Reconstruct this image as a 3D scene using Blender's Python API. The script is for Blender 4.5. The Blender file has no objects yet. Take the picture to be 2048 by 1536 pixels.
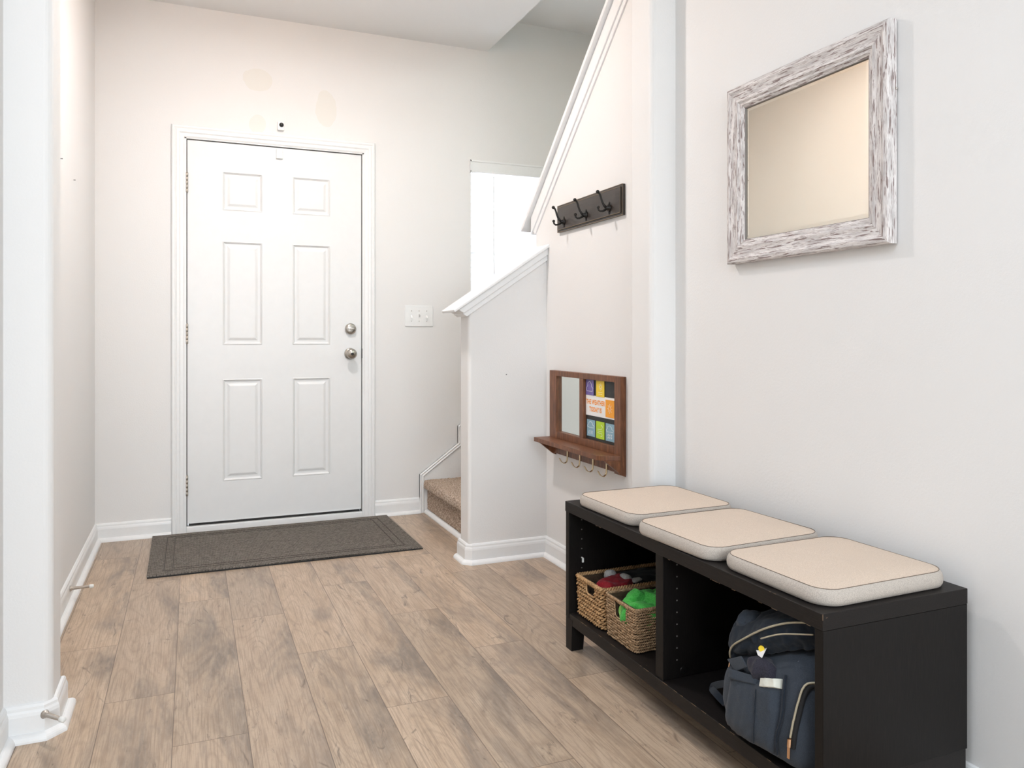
import bpy, bmesh, math, random
from mathutils import Vector, noise
from mathutils.bvhtree import BVHTree
PI = math.pi
S = bpy.context.scene
COL = S.collection

# ------------------------------------------------------------------ camera
YAW = math.radians(22.6); FPX = 1540.0; EYE = Vector((0.0, 0.0, 1.042)); HOR = 671.2
cam = bpy.data.cameras.new('camera'); camo = bpy.data.objects.new('camera', cam); COL.objects.link(camo)
camo.location = EYE; camo.rotation_euler = (PI/2, 0, -YAW)
cam.sensor_width = 36.0; cam.sensor_fit = 'HORIZONTAL'
cam.lens = FPX/2048.0*36.0
cam.shift_y = (HOR-768.0)/2048.0
cam.clip_start = 0.02
S.camera = camo

# ------------------------------------------------------------------ world, lights, exposure
w = bpy.data.worlds.new('world'); S.world = w; w.use_nodes = True
w.node_tree.nodes['Background'].inputs[0].default_value = (0.80, 0.90, 1.0, 1)
w.node_tree.nodes['Background'].inputs[1].default_value = 1.0
S.view_settings.view_transform = 'Standard'
S.view_settings.look = 'None'
S.view_settings.gamma = 1.0
S.view_settings.use_curve_mapping = False
S.view_settings.exposure = 0.0

def light(name, kind, loc, energy, color, size=0.1, size_y=None, target=None):
    d = bpy.data.lights.new(name, kind); d.energy = energy; d.color = color
    if kind == 'AREA':
        if size_y: d.shape = 'RECTANGLE'; d.size = size; d.size_y = size_y
        else: d.shape = 'DISK'; d.size = size
    elif kind == 'POINT': d.shadow_soft_size = size
    o = bpy.data.objects.new(name, d); COL.objects.link(o); o.location = loc
    if target is not None:
        o.rotation_euler = (Vector(target)-Vector(loc)).to_track_quat('-Z', 'Y').to_euler()
    return o
light('foyer_ceiling_light', 'AREA', (0.45, 3.10, 2.70), 21.0, (0.955, 0.975, 1.0), 0.16, None, (0.45, 3.10, 0))
light('foyer_ceiling_bulb', 'POINT', (0.45, 3.10, 2.60), 8.2, (1.0, 0.55, 0.28), 0.05)
light('daylight_behind_camera', 'AREA', (0.35, -2.7, 1.5), 106, (0.855, 0.935, 1.0), 2.4, 2.0, (0.1, 2, 1.3))
light('added_living_room_fill', 'AREA', (-0.3, 0.2, 2.72), 34, (0.78, 0.88, 1.0), 0.9, None, (-0.3, 0.2, 0))  # added soft overhead fill, no known lamp in the living room
light('daylight_at_stair_window', 'AREA', (2.02, 5.3, 1.7), 400, (0.85, 0.875, 1.0), 1.4, 1.6, (2.02, 4.4, 1.6))
light('added_stair_fill', 'AREA', (2.15, 2.9, 2.93), 5.2, (0.80, 1.0, 0.84), 0.5, None, (2.15, 2.9, 0))  # added fill that brightens the stair shaft, not a known lamp

# ------------------------------------------------------------------ node material helpers
MATS = {}
class NB:
    def __init__(s, name):
        s.m = bpy.data.materials.new(name); s.m.use_nodes = True
        s.t = s.m.node_tree; s.b = s.t.nodes['Principled BSDF']; s.out = s.t.nodes['Material Output']
    def n(s, ty, **k):
        x = s.t.nodes.new(ty)
        for a, v in k.items(): setattr(x, a, v)
        return x
    def l(s, a, b): s.t.links.new(a, b)
    def coord(s, which='Object', scale=(1, 1, 1), rot=(0, 0, 0)):
        c = s.n('ShaderNodeTexCoord'); mp = s.n('ShaderNodeMapping')
        mp.inputs['Scale'].default_value = scale; mp.inputs['Rotation'].default_value = rot
        s.l(c.outputs[which], mp.inputs[0]); return mp.outputs[0]
    def noise(s, vec, scale, detail=4, rough=0.55, dist=0.0):
        x = s.n('ShaderNodeTexNoise'); x.inputs['Scale'].default_value = scale
        x.inputs['Detail'].default_value = detail; x.inputs['Roughness'].default_value = rough
        x.inputs['Distortion'].default_value = dist
        s.l(vec, x.inputs['Vector']); return x.outputs['Fac']
    def ramp(s, fac, stops):
        r = s.n('ShaderNodeValToRGB'); e = r.color_ramp.elements
        while len(e) < len(stops): e.new(0.5)
        for i, (p, c) in enumerate(stops):
            e[i].position = p; e[i].color = (*c, 1) if len(c) == 3 else c
        s.l(fac, r.inputs[0]); return r.outputs[0]
    def mix(s, fac, a, b, blend='MIX'):
        x = s.n('ShaderNodeMix'); x.data_type = 'RGBA'; x.blend_type = blend
        for i, v in ((0, fac), (6, a), (7, b)):
            if hasattr(v, 'is_linked'): s.l(v, x.inputs[i])
            elif isinstance(v, (int, float)): x.inputs[i].default_value = v
            else: x.inputs[i].default_value = (*v, 1)
        return x.outputs[2]
    def math(s, op, a, b=0.0, c=0.0):
        x = s.n('ShaderNodeMath'); x.operation = op
        for i, v in enumerate((a, b, c)):
            if hasattr(v, 'is_linked'): s.l(v, x.inputs[i])
            else: x.inputs[i].default_value = v
        return x.outputs[0]
    def bump(s, h, strength=0.2, dist=0.002):
        x = s.n('ShaderNodeBump'); x.inputs['Strength'].default_value = strength
        x.inputs['Distance'].default_value = dist
        s.l(h, x.inputs['Height']); s.l(x.outputs[0], s.b.inputs['Normal'])
    def col(s, v):
        if hasattr(v, 'is_linked'): s.l(v, s.b.inputs['Base Color'])
        else: s.b.inputs['Base Color'].default_value = (*v, 1)
    def pbr(s, rough=0.5, metal=0.0, spec=0.5):
        s.b.inputs['Roughness'].default_value = rough; s.b.inputs['Metallic'].default_value = metal
        s.b.inputs['Specular IOR Level'].default_value = spec
    def done(s, key): MATS[key] = s.m; return s.m

def simple(key, col, rough=0.5, metal=0.0, spec=0.5, var=0.04, bump=0.0, scale=60):
    b = NB(key); v = b.coord('Object'); f = b.noise(v, scale, 3)
    lo = tuple(c*(1-var) for c in col); hi = tuple(min(1, c*(1+var)) for c in col)
    b.col(b.ramp(f, [(0.3, lo), (0.7, hi)])); b.pbr(rough, metal, spec)
    if bump: b.bump(f, bump, 0.001)
    return b.done(key)

def paint(key, col, patches=False):
    b = NB(key); v = b.coord('Object')
    f = b.noise(v, 150, 3, 0.6); g = b.noise(v, 1.1, 2)
    c = b.ramp(g, [(0.35, tuple(x*0.985 for x in col)), (0.65, col)])
    # faint scuffs
    sc = b.noise(b.coord('Object', (1, 1, 3.0)), 7, 6, 0.7, 0.6)
    c = b.mix(b.ramp(sc, [(0.70, (0, 0, 0)), (0.78, (0.35, 0.35, 0.35))]), c, tuple(x*0.93 for x in col))
    if patches:   # touched-up paint over the door
        geo = b.n('ShaderNodeNewGeometry'); sp = b.n('ShaderNodeSeparateXYZ'); b.l(geo.outputs['Position'], sp.inputs[0])
        nz = b.noise(v, 9, 3)
        tot = None
        for cx, cz, rx, rz in ((0.335, 2.43, 0.085, 0.065), (0.70, 2.32, 0.065, 0.11), (0.33, 2.19, 0.05, 0.055)):
            dx = b.math('DIVIDE', b.math('SUBTRACT', sp.outputs[0], cx), rx)
            dz = b.math('DIVIDE', b.math('SUBTRACT', sp.outputs[2], cz), rz)
            d = b.math('ADD', b.math('ADD', b.math('MULTIPLY', dx, dx), b.math('MULTIPLY', dz, dz)), b.math('MULTIPLY', nz, 1.1))
            m = b.math('LESS_THAN', d, 1.4)
            tot = m if tot is None else b.math('MAXIMUM', tot, m)
        c = b.mix(b.math('MULTIPLY', tot, 0.55), c, (col[0]*0.93, col[1]*0.91, col[2]*0.84))
    b.col(c); b.pbr(0.62, 0, 0.35); b.bump(f, 0.35, 0.0012)
    return b.done(key)

paint('wall_paint', (0.80, 0.787, 0.772))
paint('wall_paint_back', (0.80, 0.787, 0.772), True)
paint('ceiling_paint', (0.85, 0.85, 0.845))
simple('trim_paint', (0.83, 0.83, 0.825), 0.35, var=0.012)
simple('door_paint', (0.79, 0.79, 0.785), 0.38, var=0.01, scale=25)
simple('plastic_white', (0.85, 0.85, 0.84), 0.35, var=0.01)
simple('dark_gap', (0.03, 0.028, 0.026), 0.8)
simple('nickel', (0.50, 0.47, 0.43), 0.30, 1.0)
simple('nickel_hinge', (0.52, 0.47, 0.42), 0.42, 1.0)
simple('brass_antique', (0.60, 0.46, 0.28), 0.30, 1.0, var=0.15)
simple('gold', (0.75, 0.48, 0.30), 0.25, 1.0)
simple('black_iron', (0.022, 0.020, 0.019), 0.32, 0.6, var=0.2)
simple('black_plastic', (0.012, 0.012, 0.012), 0.18)
simple('rubber_white', (0.80, 0.80, 0.77), 0.5)
simple('chalkboard', (0.018, 0.018, 0.018), 0.5)
simple('paper_white', (0.86, 0.85, 0.84), 0.5, var=0.01)
simple('ink_orange', (0.92, 0.31, 0.03), 0.6)
simple('ink_white', (0.9, 0.9, 0.88), 0.5)
simple('card_purple', (0.16, 0.12, 0.36), 0.45)
simple('card_yellow', (0.85, 0.60, 0.03), 0.45)
simple('card_orange', (0.90, 0.36, 0.02), 0.45)
simple('card_blue', (0.25, 0.42, 0.52), 0.45)
simple('card_green', (0.45, 0.66, 0.02), 0.45)
simple('tan_wood', (0.50, 0.30, 0.17), 0.5)
simple('zip_tape', (0.45, 0.40, 0.29), 0.45, 0.3, var=0.2, bump=0.5, scale=900)
simple('label_leather', (0.66, 0.66, 0.58), 0.6, bump=0.2)
simple('black_lining', (0.006, 0.006, 0.007), 0.8)

# mirror glass
for key, c in (('mirror_glass', (0.86, 0.82, 0.73)), ('mirror_glass_small', (0.80, 0.84, 0.80))):
    b = NB(key); v = b.coord('Object'); f = b.noise(v, 2, 1)
    b.col(b.ramp(f, [(0.4, c), (0.6, tuple(x*0.995 for x in c))])); b.pbr(0.015, 1.0); b.done(key)
# window glass
b = NB('window_glass'); b.col((1, 1, 1)); b.pbr(0.0); b.b.inputs['Transmission Weight'].default_value = 1; b.b.inputs['IOR'].default_value = 1.05; b.done('window_glass')
# blind slats: thin white plastic that lets light through
b = NB('blind_slat'); t = b.n('ShaderNodeBsdfTranslucent'); d = b.n('ShaderNodeBsdfDiffuse'); m = b.n('ShaderNodeMixShader')
t.inputs[0].default_value = (0.95, 0.97, 0.97, 1); d.inputs[0].default_value = (0.88, 0.89, 0.88, 1); m.inputs[0].default_value = 0.55
b.l(d.outputs[0], m.inputs[1]); b.l(t.outputs[0], m.inputs[2]); b.l(m.outputs[0], b.out.inputs[0]); b.done('blind_slat')

# floor planks: uv in metres on each plank, attribute 'plank' = random numbers
b = NB('plank_floor')
uv = b.n('ShaderNodeUVMap'); uv.uv_map = 'plank'
at = b.n('ShaderNodeAttribute'); at.attribute_name = 'tint'
sep = b.n('ShaderNodeSeparateColor'); b.l(at.outputs['Color'], sep.inputs[0])
comb = b.n('ShaderNodeCombineXYZ'); b.l(b.math('MULTIPLY', sep.outputs[0], 37.0), comb.inputs[2])
add = b.n('ShaderNodeVectorMath'); add.operation = 'ADD'; b.l(uv.outputs[0], add.inputs[0]); b.l(comb.outputs[0], add.inputs[1])
def sc(vx, vy):
    mp = b.n('ShaderNodeMapping'); mp.inputs['Scale'].default_value = (vx, vy, 1); b.l(add.outputs[0], mp.inputs[0]); return mp.outputs[0]
big = b.noise(sc(5.2, 1.35), 1.0, 4, 0.6, 0.9)
mid = b.noise(sc(16, 3.5), 1.0, 4, 0.6, 1.2)
fine = b.noise(sc(260, 6.5), 1.0, 3, 0.6, 0.15)
cross = b.noise(sc(110, 60), 1.0, 3, 0.7)
wv = b.n('ShaderNodeTexWave'); wv.wave_type = 'BANDS'; wv.bands_direction = 'X'; wv.inputs['Scale'].default_value = 7.0
wv.inputs['Distortion'].default_value = 11.0; wv.inputs['Detail'].default_value = 3; wv.inputs['Detail Scale'].default_value = 0.45; wv.inputs['Detail Roughness'].default_value = 0.55
b.l(sc(3.0, 0.8), wv.inputs['Vector'])
base = b.ramp(mid, [(0.25, (0.42, 0.300, 0.202)), (0.5, (0.535, 0.402, 0.286)), (0.78, (0.64, 0.50, 0.372))])
base = b.mix(b.math('MULTIPLY', sep.outputs[1], 0.5), base, (0.43, 0.335, 0.255))
ringv = b.n('ShaderNodeTexNoise'); ringv.inputs['Scale'].default_value = 1.0; ringv.inputs['Detail'].default_value = 1.0; b.l(sc(9, 1.5), ringv.inputs['Vector'])
rings = b.math('PINGPONG', b.math('MULTIPLY', ringv.outputs['Fac'], 26.0), 1.0)
base = b.mix(b.ramp(rings, [(0.0, (0.32, 0.32, 0.32)), (0.45, (0, 0, 0))]), base, (0.27, 0.185, 0.125))
su = b.n('ShaderNodeSeparateXYZ'); b.l(uv.outputs[0], su.inputs[0])
big = b.math('ADD', big, b.math('MULTIPLY', b.math('SUBTRACT', su.outputs[0], 0.0915), 0.85))
smudge = b.ramp(big, [(0.51, (0, 0, 0)), (0.68, (0.9, 0.9, 0.9))])
brk = b.noise(sc(60, 14), 1.0, 3, 0.7, 0.5)
smudge = b.math('MULTIPLY', smudge, b.ramp(brk, [(0.3, (0.45, 0.45, 0.45)), (0.6, (1, 1, 1))]))
base = b.mix(smudge, base, (0.205, 0.165, 0.137))
dk = b.noise(sc(16, 4.0), 1.0, 7, 0.75, 2.6)
base = b.mix(b.ramp(dk, [(0.60, (0, 0, 0)), (0.68, (0.75, 0.75, 0.75))]), base, (0.13, 0.098, 0.08))
base = b.mix(b.ramp(fine, [(0.40, (0.42, 0.42, 0.42)), (0.52, (0, 0, 0))]), base, (0.25, 0.172, 0.118))
base = b.mix(b.ramp(cross, [(0.35, (0.18, 0.18, 0.18)), (0.5, (0, 0, 0))]), base, (0.28, 0.205, 0.15))
base = b.mix(1.0, base, b.ramp(sep.outputs[2], [(0.0, (0.86, 0.87, 0.88)), (0.5, (0.98, 0.98, 0.98)), (1.0, (1.06, 1.05, 1.03))]), 'MULTIPLY')
# thin cracks around knots
vor = b.n('ShaderNodeTexVoronoi'); vor.feature = 'DISTANCE_TO_EDGE'; vor.inputs['Scale'].default_value = 1.0
dn = b.n('ShaderNodeTexNoise'); dn.inputs['Scale'].default_value = 6; b.l(add.outputs[0], dn.inputs['Vector'])
dm = b.mix(0.07, add.outputs[0], dn.outputs['Color'], 'ADD'); mp2 = b.n('ShaderNodeMapping'); mp2.inputs['Scale'].default_value = (5.5, 1.5, 1); b.l(dm, mp2.inputs[0]); b.l(mp2.outputs[0], vor.inputs['Vector'])
crack = b.math('MULTIPLY', b.ramp(vor.outputs[0], [(0.0, (1, 1, 1)), (0.014, (0, 0, 0))]), b.ramp(mid, [(0.56, (0, 0, 0)), (0.64, (1, 1, 1))]))
base = b.mix(b.math('MULTIPLY', crack, 0.6), base, (0.07, 0.045, 0.033))
# seams
sx = b.n('ShaderNodeSeparateXYZ'); b.l(uv.outputs[0], sx.inputs[0])
ex = b.math('MINIMUM', sx.outputs[0], b.math('SUBTRACT', 0.183, sx.outputs[0]))
ey = b.math('MINIMUM', sx.outputs[1], b.math('SUBTRACT', 1.132, sx.outputs[1]))
seam = b.math('LESS_THAN', b.math('MINIMUM', ex, ey), 0.0011)
base = b.mix(b.math('MULTIPLY', seam, 0.75), base, (0.11, 0.075, 0.055))
b.col(base); b.pbr(0.36, 0, 0.42)
hgt = b.math('SUBTRACT', b.math('MULTIPLY', fine, 0.5), seam)
b.bump(hgt, 0.22, 0.0008); b.done('plank_floor')

# woven door mat
b = NB('mat_weave'); v = b.coord('Object')
br = b.n('ShaderNodeTexBrick'); br.inputs['Scale'].default_value = 1.0; br.inputs['Brick Width'].default_value = 0.014; br.inputs['Row Height'].default_value = 0.0095
br.inputs['Mortar Size'].default_value = 0.0022; br.inputs['Mortar Smooth'].default_value = 0.8; br.offset = 0.5
br.inputs['Color1'].default_value = (0.13, 0.112, 0.094, 1); br.inputs['Color2'].default_value = (0.25, 0.22, 0.19, 1); br.inputs['Mortar'].default_value = (0.04, 0.033, 0.027, 1)
b.l(v, br.inputs['Vector']); f = b.noise(v, 260, 2)
b.col(b.mix(b.ramp(f, [(0.45, (0, 0, 0)), (0.7, (0.6, 0.6, 0.6))]), br.outputs[0], (0.28, 0.25, 0.215))); b.pbr(0.85, 0, 0.2)
b.bump(b.math('ADD', b.math('SUBTRACT', 1.0, br.outputs['Fac']), b.math('MULTIPLY', f, 0.5)), 0.6, 0.002); b.done('mat_weave')
simple('mat_groove', (0.085, 0.072, 0.06), 0.9)
simple('mat_rubber', (0.012, 0.011, 0.011), 0.7)

# carpet
b = NB('carpet'); v = b.coord('Object'); f = b.noise(v, 140, 2, 0.75); g = b.noise(v, 22, 3)
c = b.ramp(f, [(0.34, (0.15, 0.105, 0.075)), (0.46, (0.42, 0.30, 0.22)), (0.60, (0.68, 0.54, 0.43)), (0.73, (0.85, 0.75, 0.65))])
b.col(b.mix(b.math('MULTIPLY', g, 0.3), c, (0.42, 0.36, 0.31))); b.pbr(0.95, 0, 0.1); b.bump(f, 1.0, 0.006); b.done('carpet')

# dark brown foil of the bench
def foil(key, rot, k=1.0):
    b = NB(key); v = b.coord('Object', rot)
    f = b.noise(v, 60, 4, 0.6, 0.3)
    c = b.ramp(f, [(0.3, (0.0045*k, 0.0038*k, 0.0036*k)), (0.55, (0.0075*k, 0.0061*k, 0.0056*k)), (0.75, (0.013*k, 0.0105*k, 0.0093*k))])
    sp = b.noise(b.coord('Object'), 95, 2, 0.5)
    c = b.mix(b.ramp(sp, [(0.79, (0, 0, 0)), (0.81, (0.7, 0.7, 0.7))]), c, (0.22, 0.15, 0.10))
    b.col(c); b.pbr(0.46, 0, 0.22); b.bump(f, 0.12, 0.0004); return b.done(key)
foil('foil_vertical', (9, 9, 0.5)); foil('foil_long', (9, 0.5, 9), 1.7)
simple('chipped_edge', (0.17, 0.11, 0.065), 0.7, var=0.3)

# brown stained wood
b = NB('stained_wood'); v = b.coord('Object', (14, 14, 2.0)); f = b.noise(v, 6, 5, 0.6, 0.5); g = b.noise(b.coord('Object', (160, 160, 8)), 1, 2)
c = b.ramp(f, [(0.3, (0.11, 0.040, 0.017)), (0.55, (0.21, 0.080, 0.034)), (0.75, (0.32, 0.135, 0.062))])
b.col(b.mix(b.ramp(g, [(0.4, (0.4, 0.4, 0.4)), (0.6, (0, 0, 0))]), c, (0.07, 0.028, 0.014))); b.pbr(0.42, 0, 0.45); b.bump(g, 0.2, 0.0005); b.done('stained_wood')
b = NB('board_brown'); v = b.coord('Object', (8, 1, 8)); f = b.noise(v, 8, 3)
b.col(b.ramp(f, [(0.3, (0.032, 0.025, 0.021)), (0.7, (0.05, 0.04, 0.034))])); b.pbr(0.35, 0, 0.5); b.done('board_brown')
simple('pin_metal', (0.16, 0.15, 0.14), 0.5)
simple('gold_line', (0.30, 0.21, 0.11), 0.5)

# whitewashed mirror frame, uv u = along the bar
b = NB('whitewash'); uv = b.n('ShaderNodeUVMap'); uv.uv_map = 'UVMap'
def sc2(x, y):
    mp = b.n('ShaderNodeMapping'); mp.inputs['Scale'].default_value = (x, y, 1); b.l(uv.outputs[0], mp.inputs[0]); return mp.outputs[0]
f = b.noise(sc2(16, 210), 1, 3, 0.6, 0.5); g = b.noise(sc2(10, 60), 1, 3, 0.6); h2 = b.noise(sc2(40, 500), 1, 2, 0.5)
c = b.ramp(g, [(0.35, (0.52, 0.49, 0.48)), (0.6, (0.76, 0.72, 0.70))])
c = b.mix(b.ramp(f, [(0.555, (0, 0, 0)), (0.60, (0.9, 0.9, 0.9))]), c, (0.19, 0.13, 0.12))
c = b.mix(b.ramp(h2, [(0.56, (0, 0, 0)), (0.62, (0.6, 0.6, 0.6))]), c, (0.33, 0.26, 0.25))
b.col(c); b.pbr(0.55, 0, 0.35); b.bump(f, -0.4, 0.001); b.done('whitewash')
simple('frame_dark_lip', (0.22, 0.20, 0.19), 0.6)

# fabrics
def fabric(key, col, col2, scale=700, bumps=0.5, stripe=None, rough=0.9):
    b = NB(key); v = b.coord('Object')
    f = b.noise(v, scale, 2, 0.6); g = b.noise(v, 14, 3)
    c = b.ramp(f, [(0.35, col2), (0.65, col)])
    c = b.mix(b.ramp(g, [(0.4, (0, 0, 0)), (0.8, (0.35, 0.35, 0.35))]), c, tuple(x*0.85 for x in col))
    b.col(c); b.pbr(rough, 0, 0.15); b.bump(f, bumps, 0.0012); b.b.inputs['Sheen Weight'].default_value = 0.1
    return b.done(key)
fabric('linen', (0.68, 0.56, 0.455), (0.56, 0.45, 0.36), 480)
fabric('linen_side_shaded', (0.53, 0.475, 0.42), (0.42, 0.37, 0.325), 420, 0.7)  # greyer copy of the linen: shading of the cushion sides put into colour
fabric('seam_thread', (0.22, 0.17, 0.13), (0.15, 0.11, 0.08))
fabric('navy_canvas', (0.050, 0.060, 0.076), (0.028, 0.035, 0.047), 900, 0.4)
fabric('navy_dark', (0.018, 0.024, 0.034), (0.010, 0.014, 0.021), 900, 0.4)
fabric('charcoal_cloth', (0.040, 0.038, 0.052), (0.020, 0.019, 0.028), 500, 0.8)
fabric('green_cloth', (0.10, 0.52, 0.10), (0.05, 0.36, 0.05), 300, 0.4)
fabric('lime_cloth', (0.30, 0.62, 0.16), (0.16, 0.45, 0.09), 300, 0.4)
fabric('navy_cloth', (0.018, 0.022, 0.07), (0.010, 0.012, 0.04), 400, 0.6)
fabric('red_cloth', (0.26, 0.008, 0.016), (0.14, 0.004, 0.009), 500, 0.6)
fabric('white_knit', (0.50, 0.48, 0.46), (0.30, 0.29, 0.28), 420, 1.0)
fabric('black_knit', (0.012, 0.012, 0.014), (0.006, 0.006, 0.007), 400, 0.8)
# seagrass
for key, a, c3 in (('seagrass', (0.60, 0.37, 0.18), (0.24, 0.125, 0.05)), ('seagrass_fine', (0.52, 0.345, 0.20), (0.20, 0.11, 0.05))):
    b = NB(key); v = b.coord('Object'); f = b.noise(v, 120, 4, 0.65); g = b.noise(v, 700, 2)
    c = b.ramp(f, [(0.3, c3), (0.55, a), (0.75, tuple(min(1, x*1.45) for x in a))])
    b.col(b.mix(b.ramp(g, [(0.4, (0.4, 0.4, 0.4)), (0.6, (0, 0, 0))]), c, c3)); b.pbr(0.6, 0, 0.35); b.bump(g, 0.5, 0.0006); b.done(key)
simple('basket_gap_shade', (0.07, 0.042, 0.022), 0.9, var=0.3, bump=0.8, scale=200)  # dark brown that paints the shade between the strands
M = MATS

# ------------------------------------------------------------------ mesh helpers
WORLD = {}
def tag(o, label=None, cat=None, group=None, kind=None):
    if label: o['label'] = label
    if cat: o['category'] = cat
    if group: o['group'] = group
    if kind: o['kind'] = kind
    return o
def empty(name, loc, label, cat, group=None):
    o = bpy.data.objects.new(name, None); COL.objects.link(o); o.location = loc; o.empty_display_size = 0.05
    WORLD[o.name] = Vector(loc); return tag(o, label, cat, group)

class MB:
    def __init__(s): s.v = []; s.f = []; s.uv = []
    def add(s, vs, fs, uvs=None):
        n = len(s.v); s.v += [Vector(p) for p in vs]; s.f += [tuple(i+n for i in q) for q in fs]
        s.uv += uvs if uvs else [None]*len(fs); return s
    def box(s, x0, x1, y0, y1, z0, z1):
        v = [(x, y, z) for x in (x0, x1) for y in (y0, y1) for z in (z0, z1)]
        return s.add(v, [(0, 1, 3, 2), (4, 6, 7, 5), (0, 4, 5, 1), (2, 3, 7, 6), (0, 2, 6, 4), (1, 5, 7, 3)])
    def prism(s, poly, axis, a, b):
        # poly: 2D points; axis 'z' -> (x,y), 'y' -> (x,z), 'x' -> (y,z)
        def P(p, t):
            return (p[0], p[1], t) if axis == 'z' else (p[0], t, p[1]) if axis == 'y' else (t, p[0], p[1])
        n = len(poly); vs = [P(p, a) for p in poly]+[P(p, b) for p in poly]
        return s.add(vs, [tuple(range(n)), tuple(range(2*n-1, n-1, -1))]+[(i, (i+1) % n, (i+1) % n+n, i+n) for i in range(n)])
    def tube(s, pts, r, n=8, closed=False, caps=True, flat=None):
        pts = [Vector(p) for p in pts]; m = len(pts)
        if m < 2: return s
        rr = r if isinstance(r, (list, tuple)) else [r]*m
        up = None; vs = []
        for i, p in enumerate(pts):
            if closed: t = pts[(i+1) % m]-pts[i-1]
            else: t = pts[min(i+1, m-1)]-pts[max(i-1, 0)]
            if t.length < 1e-9: t = Vector((0, 0, 1))
            t.normalize()
            if up is None:
                up = Vector((0, 0, 1)) if abs(t.z) < 0.9 else Vector((0, 1, 0))
                if flat is not None: up = Vector(flat[2])
            a = t.cross(up); a.normalize(); up = a.cross(t); up.normalize()
            fa, fb = (flat[0], flat[1]) if flat is not None else (1, 1)
            for k in range(n):
                th = 2*PI*k/n+(PI/n if n == 4 else 0)
                vs.append(p+(a*math.cos(th)*fa+up*math.sin(th)*fb)*rr[i])
        fs = []
        for i in range(m if closed else m-1):
            j = (i+1) % m
            for k in range(n): fs.append((i*n+k, i*n+(k+1) % n, j*n+(k+1) % n, j*n+k))
        if not closed and caps: fs += [tuple(range(n-1, -1, -1)), tuple(range((m-1)*n, m*n))]
        return s.add(vs, fs)
    def lathe(s, prof, c, d, n=32):
        # prof: (distance along d, radius)
        d = Vector(d).normalized(); a = d.orthogonal().normalized(); bb = d.cross(a); c = Vector(c); vs = []
        for h, r in prof:
            for k in range(n): th = 2*PI*k/n; vs.append(c+d*h+(a*math.cos(th)+bb*math.sin(th))*r)
        m = len(prof); fs = [(i*n+k, i*n+(k+1) % n, (i+1)*n+(k+1) % n, (i+1)*n+k) for i in range(m-1) for k in range(n)]
        fs += [tuple(range(n-1, -1, -1)), tuple(range((m-1)*n, m*n))]
        return s.add(vs, fs)
    def ball(s, c, r, n=12):
        prof = [(-r*math.cos(PI*i/n), max(1e-5, r*math.sin(PI*i/n))) for i in range(n+1)]
        return s.lathe(prof, c, (0, 0, 1), n+4)
    def sweep(s, path, prof, to3, side=-1, closed=False, uvs=True):
        # mitred sweep of prof [(offset, height)] along a 2D path; side -1 = right of travel
        m = len(path); n = len(prof); pts = [Vector((p[0], p[1])) for p in path]; vs = []; L = [0]
        for i in range(1, m+1): L.append(L[-1]+(pts[i % m]-pts[i-1]).length)
        for i in range(m):
            def nrm(a, b):
                t = (b-a).normalized(); return Vector((-t.y, t.x))*side
            if closed or 0 < i < m-1:
                n1 = nrm(pts[i-1], pts[i]); n2 = nrm(pts[i], pts[(i+1) % m]); q = (n1+n2); q.normalize(); k = 1.0/max(0.2, q.dot(n1))
            elif i == 0: q = nrm(pts[0], pts[1]); k = 1
            else: q = nrm(pts[-2], pts[-1]); k = 1
            for o, h in prof: p = pts[i]+q*(o*k); vs.append(to3(p.x, p.y, h))
        fs = []; us = []
        W = [0]
        for j in range(1, n+1): a, c = prof[j-1], prof[j % n]; W.append(W[-1]+math.hypot(a[0]-c[0], a[1]-c[1]))
        for i in range(m if closed else m-1):
            i2 = (i+1) % m
            for j in range(n):
                j2 = (j+1) % n
                fs.append((i*n+j, i*n+j2, i2*n+j2, i2*n+j))
                us.append([(L[i]+i*3.7, W[j]), (L[i]+i*3.7, W[j+1]), (L[i+1]+i*3.7, W[j+1]), (L[i+1]+i*3.7, W[j])])
        if not closed:
            fs += [tuple(range(n)), tuple(range(m*n-1, (m-1)*n-1, -1))]; us += [[(0, 0)]*n]*2
        return s.add(vs, fs, us)
    def build(s, name, mat, parent=None, smooth=False, bevel=0.0, seg=2, sub=0, label=None, cat=None, group=None, kind=None, norm=True):
        lo = Vector([min(p[i] for p in s.v) for i in range(3)]); hi = Vector([max(p[i] for p in s.v) for i in range(3)])
        org = Vector(((lo.x+hi.x)/2, (lo.y+hi.y)/2, lo.z))
        me = bpy.data.meshes.new(name); me.from_pydata([tuple(p-org) for p in s.v], [], s.f)
        if any(u for u in s.uv):
            l = me.uv_layers.new(name='UVMap')
            for pf, u in zip(me.polygons, s.uv):
                if u:
                    for li, c in zip(pf.loop_indices, u): l.data[li].uv = c
        me.validate(); me.update()
        if norm:
            bm = bmesh.new(); bm.from_mesh(me); bmesh.ops.recalc_face_normals(bm, faces=bm.faces); bm.to_mesh(me); bm.free()
        for mt in (mat if isinstance(mat, list) else [mat]): me.materials.append(mt)
        if smooth:
            for p in me.polygons: p.use_smooth = True
        o = bpy.data.objects.new(name, me); COL.objects.link(o)
        pw = WORLD[parent.name] if parent is not None else Vector((0, 0, 0))
        if parent is not None: o.parent = parent
        o.location = org-pw; WORLD[o.name] = org
        if bevel:
            md = o.modifiers.new('bevel', 'BEVEL'); md.width = bevel; md.segments = seg; md.limit_method = 'ANGLE'; md.angle_limit = math.radians(40)
            md.harden_normals = False
            for p in me.polygons: p.use_smooth = True
            sm = o.modifiers.new('wn', 'WEIGHTED_NORMAL'); sm.keep_sharp = False
        if sub:
            md = o.modifiers.new('sub', 'SUBSURF'); md.levels = sub; md.render_levels = sub
        return tag(o, label, cat, group, kind)

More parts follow.
